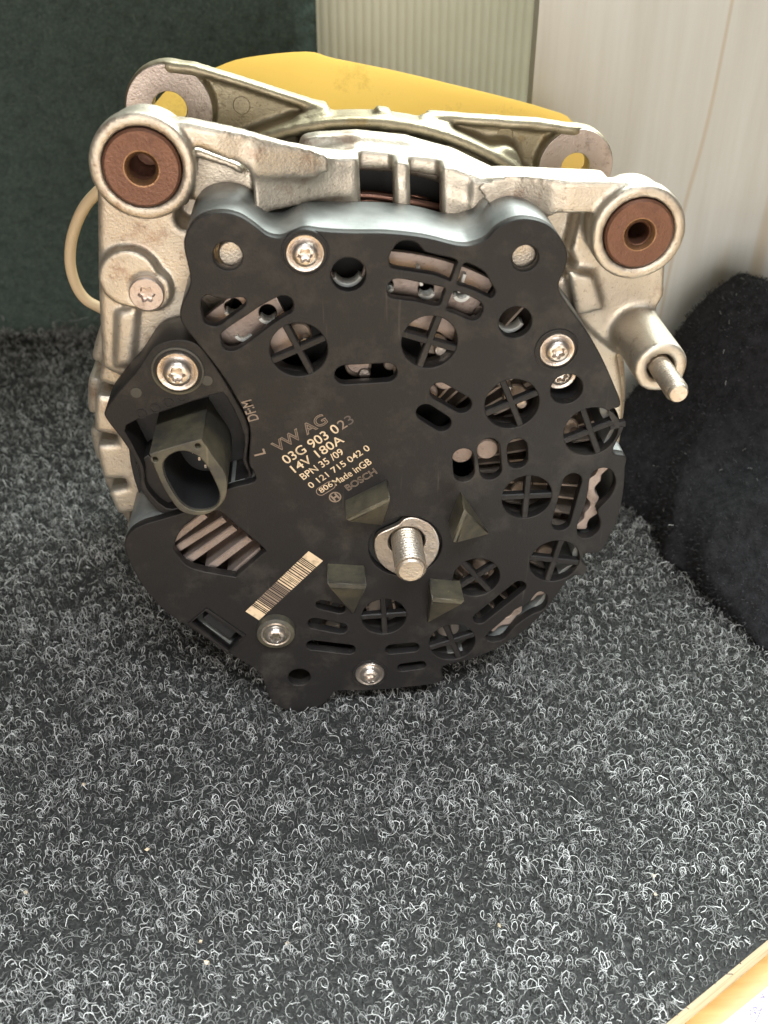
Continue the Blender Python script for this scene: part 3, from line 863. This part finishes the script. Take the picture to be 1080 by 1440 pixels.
for x, z, r, a in D['vents']:
    V, F = bar(0, 0, a, r + 0.6, 0.95, 0.25, 2.6)
    V2, F2 = bar(0, 0, a + math.pi / 2, r + 0.6, 0.95, 0.33, 2.5)
    F = F + [tuple(i + len(V) for i in q) for q in F2]
    fix(link_mesh('vent_cross', V + V2, F, M['plastic'], cover, (x, 0, z + ZF)), 20)
    # collar behind the vent
    v, f = lathe([(r + 0.05, 3.0), (r + 0.05, 6.5), (r + 1.2, 6.5), (r + 1.2, 3.0)], 40)
    fix(link_mesh('vent_collar', v, f[:-2], M['plastic'], cover, (x, 0, z + ZF)))
# one bar tied to the rim at the right-hand vent
V, F = bar(72.0, 19.2, 0.22, 2.2, 0.95, 0.3, 2.4)
fix(link_mesh('rim_tie', V, F, M['plastic'], cover, (0, 0, ZF)), 20)
for i, (a, b, e) in enumerate(D['wedges']):
    h = -9.5
    V = [(a[0], 0.4, a[1]), (b[0], 0.4, b[1]), (b[0], h, b[1]), (a[0], h, a[1]), (e[0], 0.4, e[1])]
    # a narrow flat along the crest
    g = 0.10
    V += [(b[0] + (e[0] - b[0]) * g, h, b[1] + (e[1] - b[1]) * g), (a[0] + (e[0] - a[0]) * g, h, a[1] + (e[1] - a[1]) * g)]
    F = [(0, 1, 2, 3), (3, 2, 5, 6), (6, 5, 4), (0, 3, 6, 4), (1, 4, 5, 2), (0, 4, 1)]
    o = fix(link_mesh('guide_wedge', V, F, M['plastic_dust'], cover, (0, 0, ZF)), 10)
    bv = bmesh.new(); bv.from_mesh(o.data)
    bmesh.ops.bevel(bv, geom=bv.edges[:], offset=0.35 * S, segments=2, affect='EDGES')
    bv.to_mesh(o.data); bv.free()
# spring clip in the rectangular cut-out
cl = np.array(D['poly_holes']['clip'])
cc = cl.mean(0)
extruded('clip_tongue', [cc + (cl - cc) * np.array([0.72, 0.72]) + np.array([1.2, 1.0])], 1.2, 5, M['plastic_deep'], cover, 0.3)
extruded('clip_rim', [offset(cl, -1.3), offset(cl, 0.0)], -0.7, 2.5, M['plastic'], cover, 0.25)
# screws and their moulded seats
for i, (x, z) in enumerate(D['screws']):
    place('torx_screw', SC, alt, (x, 0.0 if i != 3 else -2.2, z + ZF), (0, 0.4 * i, 0))
    v, f = lathe([(6.3, 0.5), (6.0, -0.3), (5.6, -0.35), (5.3, 0.3)], 48)
    fix(link_mesh('screw_seat', v, f[:-2], M['plastic'], cover, (x, 0, z + ZF)))
x, z = D['screws'][3]
v, f = lathe([(6.2, 0.6), (6.0, -2.4), (5.6, -2.7), (0, -2.7)], 48)
fix(link_mesh('screw_boss', v, f[:-1], M['plastic_dust'], cover, (x, 0, z + ZF)))
# screws seated inside the shield, seen in recesses
x, z, r = D['round_holes'][5]
place('torx_screw', SC, alt, (x - 0.6, 7.0, z + 1.6 + ZF))
v, f = lathe([(r + 0.05, 3), (r + 0.05, 12), (0, 12)], 36)
fix(link_mesh('recess_cup', v, f[:-1] if len(f) > 2 else f, M['plastic_deep'], cover, (x, 0, z + ZF)))
v, f = lathe([(4.6, 2.5), (4.75, 0.4), (4.4, 0.0), (2.1, 0.0), (1.95, 0.2), (1.8, 1.5), (0, 1.7)], 48, star={3: 0.16, 4: 0.16, 5: 0.16})
ob = fix(link_mesh('flat_bolt', v, f, M['lug_face']), 40)
ST = ob.data
bpy.data.objects.remove(ob)
label(place('torx_screw', ST, alt, (-58.5, 14.2, 57.0 + ZF)), 'flat torx screw in the cast plate below the left lug')

# --- terminal stud with washer
def stud_mesh(r, y0, y1, pitch):
    prof = [(r, y0)]
    y = y0
    while y > y1 + 1.6:
        prof += [(r, y), (r, y - pitch * 0.18), (r * 0.925, y - pitch * 0.55), (r * 0.925, y - pitch * 0.68)]
        y -= pitch
    prof += [(r * 0.88, y1 + 1.3), (r * 0.86, y1 + 0.5), (r * 0.74, y1), (0, y1 + 0.15)]
    return lathe(prof, 40)
sx, sz = D['stud']
v, f = stud_mesh(4.75, 6, -14.5, 1.25)
ts = fix(link_mesh('terminal_stud', v, f, M['stud_steel'], alt, (sx, 0, sz + ZF)), 18)
extruded('washer', [catmull(D['washer'], 4), circle(sx, sz, 5.6, 40)], 0.2, 2.2, M['steel'], ts, 0.35)
v, f = lathe([(br + 0.3, 3), (br + 0.3, 9), (0, 9)], 40)
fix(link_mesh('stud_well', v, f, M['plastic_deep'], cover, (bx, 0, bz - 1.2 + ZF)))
v, f = stud_mesh(3.1, 12, -15.5, 1.1)
fix(link_mesh('mounting_stud', v, f, M['stud_steel'], alt, (81.6, 0, 37.4 + ZF)), 18)

# --- regulator with plug socket, on the left
reg = extruded('regulator', [catmull(D['reg'], 3), catmull(D['reg_well'], 3)], 3, 18, M['plastic'], alt, 0.4)
label(reg, 'black regulator housing with an upright oval plug socket')
well = catmull(D['reg_well'], 3)
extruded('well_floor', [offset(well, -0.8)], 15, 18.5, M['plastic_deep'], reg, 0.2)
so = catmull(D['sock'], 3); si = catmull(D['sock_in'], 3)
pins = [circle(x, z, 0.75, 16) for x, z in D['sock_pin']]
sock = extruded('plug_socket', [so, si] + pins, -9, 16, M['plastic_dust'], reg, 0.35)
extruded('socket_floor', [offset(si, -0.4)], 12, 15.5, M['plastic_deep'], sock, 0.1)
extruded('socket_shade', [offset(si, -0.3), offset(si, 0.25)], -8.2, 12.2, M['plastic_deep'], sock, 0.1)  # added black sleeve that paints shade inside the socket mouth
cs = si.mean(0)
for k in (-1.5, -0.5, 0.5, 1.5):
    V, F = box(-0.3, 0.3, 6, 13, -0.6, 0.6)
    link_mesh('contact_pin', V, F, M['steel'], sock, (cs[0] + 1.5 * k, 0, cs[1] - 2.6 * k + ZF))
rx, rz = D['reg_screw']
SR = screw_mesh('regulator_screw', 5.7, M['steel'], 2.4)
place('torx_screw', SR, reg, (rx, 2.6, rz + ZF))
v, f = lathe([(7.3, 3.4), (7.0, 2.6), (6.5, 2.5), (6.1, 3.3)], 48)
fix(link_mesh('screw_seat', v, f[:-2], M['plastic_dust'], reg, (rx, 0, rz + ZF)))
for x, z, r in ((-63.0, 33.5, 1.5), (-43.5, 36.5, 1.5)):
    v, f = lathe([(r, 3.3), (r, 2.85), (0, 2.82)], 20)
    fix(link_mesh('moulded_dot', v, f, M['plastic_dust'], reg, (x, 0, z + ZF)))
for k in range(4):
    v, f = lathe([(1.5, 3.2), (1.45, 2.8), (1.0, 2.8), (0.95, 3.2)], 20)
    fix(link_mesh('moulded_ring', v, f[:-2], M['plastic'], reg, (-62.5 + 3.9 * k, 0, 26.9 + 1.55 * k + ZF)))
# torn lip and bracket beside the socket
extruded('side_tab', [np.array([(-67, 9), (-63, 12), (-58, 4), (-57, -4), (-62, -7), (-66, -2)])], 6, 15, M['plastic'], reg, 0.4)

# --- heat sink seen through the window, rectifier plates behind the vents
hs = extruded('heat_sink', [np.array([(-66, -8), (-44, -4), (-30, -20), (-32, -36), (-48, -38), (-64, -28)])], 15, 18, M['alu_pink'], alt, 0.4)
for x0, z0, x1, z1 in D['fins']:
    a = math.atan2(z1 - z0, x1 - x0); L = math.hypot(x1 - x0, z1 - z0) / 2 + 0.6
    V, F = bar(0, 0, a, L, 1.25, 4.0, 15.5)
    o = fix(link_mesh('fin', V, F, M['alu_pink'], hs, ((x0 + x1) / 2, 0, (z0 + z1) / 2 + ZF)), 20)
def sector(r0, r1, a0, a1, n=40):
    a = np.linspace(R(a0), R(a1), n)
    return np.concatenate([np.c_[r1 * np.cos(a), r1 * np.sin(a)], np.c_[r0 * np.cos(a[::-1]), r0 * np.sin(a[::-1])]])
rect = extruded('rectifier', [sector(50, 70, 60, 100), circle(-4.45, 65.6, 4.3, 30), circle(5.8, 60.5, 1.9, 30), circle(16.5, 59, 2.2, 24), circle(26, 58, 2.2, 24), circle(31, 52.0, 1.7, 24)], 8, 10, M['alu_pink'], alt, 0.25)
label(rect, 'pinkish bare metal plate glimpsed behind the top slots')
extruded('rectifier_plate', [sector(46, 68, 112, 141), circle(-35, 55.5, 2.4, 24), circle(-26, 53.5, 2.4, 24)], 8, 10.2, M['alu_pink'], rect, 0.25)
extruded('rectifier_plate', [sector(40, 66, -4, 30), circle(46, 26, 4, 24), circle(62, 16, 4, 24)], 15, 17, M['recto'], rect, 0.25)
extruded('rectifier_plate', [sector(34, 66, -58, -16), circle(47, -6, 4, 24), circle(36, -34, 3.5, 24)], 14, 16, M['recto'], rect, 0.25)
FV, FF_ = bar(0, 0, 0, 9.0, 0.45, 9.0, 19.5)
fm = fix(link_mesh('cooling_fin', FV, FF_, M['recto'], rect, (0, 0, ZF)), 20)
fme = fm.data
bpy.data.objects.remove(fm)
for k in range(60):
    a = R(-118 + 6 * k * 0.78)
    for r0 in (42.0, 60.5):
        if abs(math.degrees(a)) < 170 and math.degrees(a) < 58:
            place('cooling_fin', fme, rect, (r0 * math.cos(a), 0.4 * (k % 3), r0 * math.sin(a) + ZF), (0, -a, 0))
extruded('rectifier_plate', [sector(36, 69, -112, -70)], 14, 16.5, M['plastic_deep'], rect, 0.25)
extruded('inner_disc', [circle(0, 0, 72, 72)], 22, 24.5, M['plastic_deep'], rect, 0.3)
def post(x, z, r, y0, y1, mat, name='diode'):
    v, f = lathe([(r, y1), (r, y0 + 0.4), (r - 0.4, y0), (0, y0)], 28)
    return fix(link_mesh(name, v, f, mat, rect, (x, 0, z + ZF)))
for x, z in ((22.5, 33.0), (17.0, 28.5), (28.0, 8.5), (35.5, 9.5), (-2, 39.0)):
    post(x, z, 3.4, 6.0, 20, M['alu_pink'])
for x, z, r in ((-18, 47, 5.5), (19, 43.5, 6.0), (43, 26, 5.8), (39, 31, 3.5), (47, -6.5, 4.5), (60, 15, 4.5), (36, -35, 4), (57, -31, 4), (-2, 37, 6), (7, 37, 3)):
    post(x, z, r * 0.62, 8.0, 20, M['recto'])
    post(x + 1.6, z - 1.4, r * 0.3, 5.5, 20, M['steel'], 'solder_pin')
for x, z, r in ((2, -50, 3.5), (27, -62, 4), (-12, -58, 3), (9, -57, 2.6), (-14, -66, 3.2), (48.6, 13.2, 2.8)):
    post(x, z, r, 9.0, 20, M['steel'])
for x, z, r in D['round_holes'][:2]:
    post(x + 0.6, z - 1.2, 3.4, 5.0, 26, M['alu'], 'cast_boss')
# white crescents shaped as light on the lower rims of pins and holes
for x, z, r in ((16.5, 59, 2.5), (26, 58, 2.5), (5.8, 60.5, 2.2), (31, 52, 2.2), (-35, 55.5, 2.8), (-26, 53.5, 2.8), (-4.5, 65.0, 4.4), (39.5, 50.6, 4.4), (-33, 48.5, 2.6)):
    extruded('lit_crescent', [sector(r - 1.0, r, 205, 335, 20) + np.array([x, z])], 6.6, 11, M['clip'], rect, 0.2)
for p, q in (((14, 66), (15, 61)), ((26.5, 64), (25, 58.5))):
    a = math.atan2(q[1] - p[1], q[0] - p[0])
    V, F = bar(0, 0, a, 2.6, 0.5, 5.5, 9)
    link_mesh('contact_tab', V, F, M['clip'], rect, ((p[0] + q[0]) / 2, 0, (p[1] + q[1]) / 2 + ZF))
# bent strips inside the two outer slots
for key in ('S4b', 'S5b'):
    p = np.array(D['poly_holes'][key]); cpt = p.mean(0)
    ax = np.linalg.svd(p - cpt)[2][0]
    nrm = np.array([-ax[1], ax[0]])
    s = np.linspace(-12, 12, 13)
    mid = cpt + s[:, None] * ax + (np.sin(s * 0.38) * 1.2)[:, None] * nrm
    w = (1.5 + 0.6 * np.cos(s * 1.1))[:, None] * nrm
    extruded('bent_strip', [catmull(np.concatenate([mid + w, (mid - w)[::-1]]), 2)], 3.6, 9, M['alu_pink'], rect, 0.4)

# --- laser marking on the cover
PRINT_Y = -0.06
def fit_text(key, txt, x, z, L, a, cap, mat, outline=0.0, name='laser_marking', bold=0.0, length=True):
    cu = bpy.data.curves.new(name, 'FONT')
    cu.body = txt
    cu.size = 1.0
    cu.align_x = 'LEFT'
    if outline:
        cu.fill_mode = 'NONE'; cu.bevel_depth = outline; cu.bevel_resolution = 0
    else:
        cu.fill_mode = 'FRONT'; cu.offset = bold
    me = curve_mesh(cu)
    n = len(me.vertices)
    co = np.empty(n * 3, np.float32); me.vertices.foreach_get('co', co); co = co.reshape(-1, 3)
    capz = 0.69
    x0, x1 = co[:, 0].min(), co[:, 0].max()
    sx = L / (x1 - x0); sz = cap / capz
    u = (co[:, 0] - x0) * sx; w = co[:, 1] * sz
    X = u * math.cos(a) - w * math.sin(a); Z = u * math.sin(a) + w * math.cos(a)
    Y = np.zeros(n) if not outline else -co[:, 2] * 0.6
    out = np.c_[X, Y, Z] * S
    me.vertices.foreach_set('co', out.astype(np.float32).ravel())
    me.materials.clear(); me.materials.append(mat)
    me.update()
    return place(name, me, cover, (x, PRINT_Y, z + ZF))
for k, (x, z, L, a, cap) in D['text'].items():
    if k in ('VW AG', 'BOSCH'):
        fit_text(k, k, x, z, L, a, cap, M['print_dim'], outline=0.030)
    elif k == '23':
        fit_text(k, '2', x, z, L * 0.46, a, cap, M['print_dim'], bold=0.004)
        fit_text(k, '3', x + L * 0.56 * math.cos(a), z + L * 0.56 * math.sin(a), L * 0.44, a, cap, M['print_faint'])
    elif k == 'DF:M':
        fit_text(k, k, x, z, L, a, cap, M['print_dim'], bold=0.01)
    elif k == 'L':
        fit_text(k, k, x, z, 1.8, a, 3.2, M['print_dim'], bold=0.02)
    else:
        fit_text(k, k, x, z, L, a, cap, M['print'], bold=0.008)
def flat(name, polys, mat, loc=(0, 0)):
    V, F = [], []
    for p in polys:
        F.append(tuple(range(len(V), len(V) + len(p))))
        V += [(x, 0, z) for x, z in p]
    o = link_mesh(name, V, F, mat, cover, (loc[0], PRINT_Y, loc[1] + ZF))
    return o
def ring_polys(cx, cz, r0, r1, n=28, sx=1.0, a=0.0):
    out = []
    def P(r, b):
        u, w = r * math.cos(b) + (sx if math.cos(b) > 0 else -sx), r * math.sin(b)
        return (cx + u * math.cos(a) - w * math.sin(a), cz + u * math.sin(a) + w * math.cos(a))
    for k in range(n):
        b0, b1 = 2 * math.pi * (k + 0.5) / n, 2 * math.pi * (k + 1.5) / n
        out.append([P(r0, b0), P(r1, b0), P(r1, b1), P(r0, b1)])
    return out
ox, oz, oL, oa, _ = D['oval']
mx, mz = ox + oL / 2 * math.cos(oa) - 0.85 * math.sin(oa), oz + oL / 2 * math.sin(oa) + 0.95 * math.cos(oa)
flat('laser_oval', ring_polys(mx, mz, 1.25, 1.5, 28, 1.7, oa), M['print_dim'])
lx, lz = D['logo']
la = 0.6
def rot(p): return (lx + p[0] * math.cos(la) - p[1] * math.sin(la), lz + p[0] * math.sin(la) + p[1] * math.cos(la))
lg = ring_polys(lx, lz, 1.45, 1.85, 28, 0.0)
for x0, x1, z0, z1 in ((-1.0, -0.45, -1.15, 1.15), (0.45, 1.0, -1.15, 1.15), (-0.45, 0.45, -0.3, 0.3)):
    lg.append([rot(q) for q in ((x0, z0), (x1, z0), (x1, z1), (x0, z1))])
flat('laser_emblem', lg, M['print_dim'])
b0, b1, b2_, b3 = [np.array(p) for p in D['barcode']]
bars, dim = [], []
rb = random.Random(3)
def quad(s, e): return [tuple(b0 + (b3 - b0) * s), tuple(b1 + (b2_ - b1) * s), tuple(b1 + (b2_ - b1) * e), tuple(b0 + (b3 - b0) * e)]
bars += [quad(0, 0.105), quad(0.90, 1.0)]
s = 0.118
while s < 0.885:
    w = rb.choice((0.008, 0.008, 0.012, 0.02))
    (dim if 0.2 < s < 0.5 else bars).append(quad(s, min(s + w, 0.888)))
    s += w + rb.choice((0.007, 0.010, 0.014))
flat('laser_barcode', bars, M['print'])
flat('laser_barcode', dim, M['print_dim'])

# ------------------------------------------------------------------ the things around it
# yellow plastic sheet bulging up behind the alternator
m, t = new_mat('yellow_plastic', (0.85, 0.50, 0.08), 0.38)
c0 = t.coords()
yb = t.ramp(t.noise(14, 4, 0.6, c0), [(0.3, (0.95, 0.66, 0.19)), (0.7, (0.97, 0.76, 0.36))])
sm = t.ramp(t.noise(55, 7, 0.75, c0), [(0.565, (0, 0, 0)), (0.65, (0.9, 0.9, 0.9))])
t.link(mix(t, sm, yb, (0.36, 0.22, 0.06)), t.b.inputs['Base Color'])
tr = t.new('ShaderNodeBsdfTranslucent'); tr.inputs[0].default_value = (1.0, 0.82, 0.40, 1)
mx = t.new('ShaderNodeMixShader'); mx.inputs[0].default_value = 0.65
t.link(t.b.outputs[0], mx.inputs[1]); t.link(tr.outputs[0], mx.inputs[2])
t.link(mx.outputs[0], t.n['Material Output'].inputs['Surface'])
M['yellow'] = m
top = catmull([(-78, 60), (-70.6, 75.8), (-60.5, 86.7), (-45.3, 92.5), (-34.0, 95.9), (-13.2, 97.7), (-3.5, 95.4), (18.8, 90.9), (54.5, 82.2), (72, 77.6), (82, 73.0), (86, 60)], 4, closed=False)
nx, nz = len(top), 14
V = []
for side in (0, 1):
    for i, (x, z) in enumerate(top):
        for j in range(nz):
            s = j / (nz - 1)
            zz = (z + ZF) * s
            bul = 14 * math.cos(x / 125.0) * math.sin(s * 2.4) + 10 * s ** 6
            V.append((x * ((0.86 + 0.14 * s ** 0.5) if x < 0 else (0.5 + 0.5 * s ** 3)), 136 - bul + side * 2.2 + 1.2 * mnoise.noise(Vector((x * 0.05, zz * 0.05, 0))) + 10 * s, zz - side * 0.3 * s))
F = []
N = nx * nz
for i in range(nx - 1):
    for j in range(nz - 1):
        a = i * nz + j
        F.append((a, a + nz, a + nz + 1, a + 1)); F.append((N + a + 1, N + a + nz + 1, N + a + nz, N + a))
    a = i * nz + nz - 1
    F.append((a, a + nz, N + a + nz, N + a)); a = i * nz
    F.append((N + a, N + a + nz, a + nz, a))
for j in range(nz - 1):
    F.append((j, j + 1, N + j + 1, N + j)); a = (nx - 1) * nz + j
    F.append((N + a, N + a + 1, a + 1, a))
o = fix(link_mesh('plastic_sheet', V, F, M['yellow']), 50)
label(o, 'scuffed yellow plastic sheet curving up behind the alternator', 'plastic sheet')

# beige cable loop at the left
m, t = new_mat('beige_cable', (0.62, 0.47, 0.29), 0.5)
M['cable'] = m
pc = [(-66, 90, 66), (-78, 91, 65), (-84.9, 91, 60.7), (-90.0, 91, 54.9), (-94.3, 91, 46.6), (-96.3, 91, 38.0), (-95.7, 91, 30.4), (-93.2, 91, 25.1), (-88.4, 91, 21.6), (-78, 92, 14), (-64, 93, 6), (-50, 94, 10), (-44, 94, 30), (-48, 93, 52)]
P = catmull(pc, 6)
P = np.concatenate([P, P[:1]])
P[:, 2] += ZF
v, f = tube_mesh(P[None], 1.9, 10, up=(0, 1, 0))
label(link_mesh('cable', v, f, M['cable'], smooth=True), 'thin beige cable loop hanging behind the left edge of the alternator', 'cable')

# black fleece cloth heaped against the white panel
c = Casting((100, 0, -6), (300, 190, 110), 2.0)
X3, Y3, Z3 = c.x[:, None, None], c.y[None, :, None], c.z[None, None, :]
def ell(cx, cy, cz, rx, ry, rz, az=0.0, tilt=0.0):
    ca, sa = math.cos(az), math.sin(az)
    dx, dy, dz = X3 - cx, Y3 - cy, Z3 - cz
    u, w = dx * ca + dy * sa, -dx * sa + dy * ca
    ct, st = math.cos(tilt), math.sin(tilt)
    u, dz = u * ct + dz * st, -u * st + dz * ct
    q = np.sqrt((u / rx) ** 2 + (w / ry) ** 2 + (dz / rz) ** 2)
    return (q - 1) * min(rx, ry, rz)
c.add(ell(212, 140, 10, 74, 44, 98, R(-6)), 10)
c.add(ell(168, 128, 5, 46, 52, 32, R(8)), 14)
c.add(ell(197, 76, 2, 62, 80, 42, R(4)), 16)
# straight folded edges of the cloth
c.d = np.maximum(c.d, (-(X3 - 124.0) * 0.83 + (Z3 - 32.0 + 0.12 * (Y3 - 140.0)) * 0.56) * np.ones_like(c.d))
c.d = np.maximum(c.d, (0.42 * (X3 - 168.0) + 0.9 * (Z3 - 92.0) + 0.15 * (Y3 - 140.0)) * np.ones_like(c.d))
c.d = np.maximum(c.d, np.broadcast_to(0.4 - Z3, c.d.shape))
c.d = np.maximum(c.d, np.broadcast_to(Y3 - 184.0, c.d.shape))
v, f = c.mesh()
fold = np.array([8.5 * (1 - 2 * abs(mnoise.noise(Vector((p[0] * 0.012 + p[2] * 0.016, p[1] * 0.022, p[2] * 0.006))))) + 2.4 * mnoise.noise(Vector(p * 0.022)) + 1.6 * mnoise.noise(Vector(p * 0.06)) + 0.5 * mnoise.noise(Vector(p * 0.25)) for p in v])
ctr = np.array([215, 110, 0.0])
nr = v - ctr; nr /= np.linalg.norm(nr, axis=1)[:, None] + 1e-9
v2 = v + nr * fold[:, None]
v2[:, 2] = np.maximum(v2[:, 2], 0.2); v2[:, 1] = np.minimum(v2[:, 1], 184.5)
m, t = new_mat('black_fleece', (0.013, 0.013, 0.015), 0.95, 0, 0.2)
t.link(t.ramp(t.noise(260, 6, 0.75), [(0.35, (0.010, 0.010, 0.0115)), (0.7, (0.034, 0.034, 0.038))]), t.b.inputs['Base Color'])
t.link(t.bump(t.noise(900, 5, 0.7), 1.0, 0.0012).outputs[0], t.b.inputs['Normal'])
M['fleece'] = m
M['nap'] = fibre_mat('fleece_nap', (0.012, 0.012, 0.014), (0.028, 0.028, 0.032), (0.09, 0.09, 0.098), 0.9)
cloth = link_mesh('fleece_cloth', v2, f, M['fleece'], smooth=True)
label(cloth, 'black fuzzy fleece cloth heaped against the white panel right of the alternator', 'cloth')
me = cloth.data
nrm = np.empty(len(me.vertices) * 3, np.float32); me.vertices.foreach_get('normal', nrm); nrm = nrm.reshape(-1, 3)
pick = RNG.integers(0, len(v2), 34000)
pick = pick[(v2[pick, 2] > 1.0) & (v2[pick, 1] < 183)]
n = len(pick)
base = v2[pick] + RNG.uniform(-1.1, 1.1, (n, 3))
dirn = nrm[pick] + RNG.normal(0, 0.75, (n, 3)); dirn /= np.linalg.norm(dirn, axis=1)[:, None]
ln = RNG.uniform(0.5, 1.3, n)[:, None]
side = RNG.normal(0, 0.5, (n, 3)) * ln
P = np.stack([base - nrm[pick] * 0.4, base + dirn * ln * 0.6, base + dirn * ln + side * 0.5], 1)
vv, ff = tube_mesh(P, np.array([0.13, 0.11, 0.05])[None, :], 3)
nap = link_mesh('nap', vv, ff, M['nap'], cloth, smooth=True)
nap['kind'] = 'stuff'
q = RNG.integers(0, len(v2), 140); q = q[(v2[q, 2] > 3) & (v2[q, 1] < 180)]
a3 = RNG.normal(0, 1, (len(q), 3)); a3 /= np.linalg.norm(a3, axis=1)[:, None]
P = np.stack([v2[q] + nrm[q] * 0.9 - a3 * 0.8, v2[q] + nrm[q] * 1.3, v2[q] + nrm[q] * 1.0 + a3 * RNG.uniform(0.2, 1.2, (len(q), 1))], 1)
vv, ff = tube_mesh(P, 0.13, 3)
lint = link_mesh('lint', vv, ff, M['loop'], cloth, smooth=True)
lint['kind'] = 'stuff'

# sheet of white paper with pen scribbles on the desk, near corner
m, t = new_mat('white_paper', (0.56, 0.56, 0.56), 0.7)
M['paper'] = m
M['ink'] = new_mat('purple_ink', (0.17, 0.14, 0.30), 0.6)[0]
pe = np.array([86.5, -109.6]); pd = np.array([103.5, -99.9]) - pe; pd /= np.linalg.norm(pd); pn = np.array([pd[1], -pd[0]])
cs4 = [pe - pd * 60, pe + pd * 160, pe + pd * 160 + pn * 120, pe - pd * 60 + pn * 120]
V = [(p[0], p[1], -11.9) for p in cs4] + [(p[0], p[1], -11.6) for p in cs4]
F = [(3, 2, 1, 0), (4, 5, 6, 7)] + [(i, (i + 1) % 4, 4 + (i + 1) % 4, 4 + i) for i in range(4)]
paper = link_mesh('paper_sheet', V, F, M['paper'])
label(paper, 'white sheet of paper with purple pen scribbles at the bottom right corner', 'paper')
def stroke(points, name='pen_stroke'):
    P = catmull(points, 4, closed=False)
    P = np.c_[P, np.full(len(P), -11.55)]
    v, f = tube_mesh(P[None], 0.17, 4)
    return link_mesh(name, v, f, M['ink'], paper)
def onp(s, w): q = pe + pd * s + pn * w; return (q[0], q[1])
stroke([onp(8.5, 3.6), onp(10.0, 1.6), onp(10.4, 3.4), onp(11.2, 1.4), onp(11.6, 3.4)])
stroke([onp(8.2, 4.6), onp(10.5, 4.0), onp(12.6, 3.0)])
stroke([onp(11.6, 2.0), onp(13.0, 2.8), onp(12.3, 3.4), onp(11.4, 2.6)])
stroke([onp(14.8, 0.8), onp(16.6, 1.6)])
stroke([onp(15.6, 1.9), onp(16.4, 0.3)])
stroke([onp(4.0, 6.0), onp(5.5, 4.8), onp(6.8, 6.4)])

# crumbs caught in the carpet
m, t = new_mat('crumb', (0.58, 0.46, 0.32), 0.8)
M['crumb'] = m
V0 = [(-1, 0, 0), (1, 0.2, 0), (0.1, 1, 0.1), (0, -0.9, 0.1), (0.1, 0.1, 0.9), (0.2, 0, -0.6)]
F0 = [(0, 3, 4), (3, 1, 4), (1, 2, 4), (2, 0, 4), (3, 0, 5), (1, 3, 5), (2, 1, 5), (0, 2, 5)]
cm = link_mesh('crumb', np.array(V0) * 1.05, F0, M['crumb'])
cme = cm.data
bpy.data.objects.remove(cm)
CRUMBS = [(-69.4, -52.9, 'tiny beige crumb on the left of the carpet, second highest there'), (-51.2, -83.8, 'upper crumb of the close pair low on the carpet, left of centre'),
          (-49.0, -90.0, 'lower crumb of the close pair low on the carpet, left of centre'), (-92.5, -26.8, 'highest of the beige crumbs on the left of the carpet'),
          (-102.0, -65.0, 'leftmost beige crumb on the carpet, near the picture edge'), (77.6, -72.3, 'upper of two crumbs on the right of the carpet above the wooden edge'),
          (76.2, -78.3, 'lower of two crumbs on the right of the carpet above the wooden edge'), (-27.6, -86.1, 'single beige crumb low on the carpet, just left of the middle'),
          (30.6, -84.7, 'single beige crumb low on the carpet, right of the middle')]
for i, (x, y, tx) in enumerate(CRUMBS):
    o = place('crumb', cme, None, (x, y, 1.3), (i, 2 * i, 3 * i))
    k = 0.7 + 0.5 * random.random()
    o.scale = (k, k * 0.8, k)
    label(o, tx, 'crumb', 'crumbs scattered on the carpet')
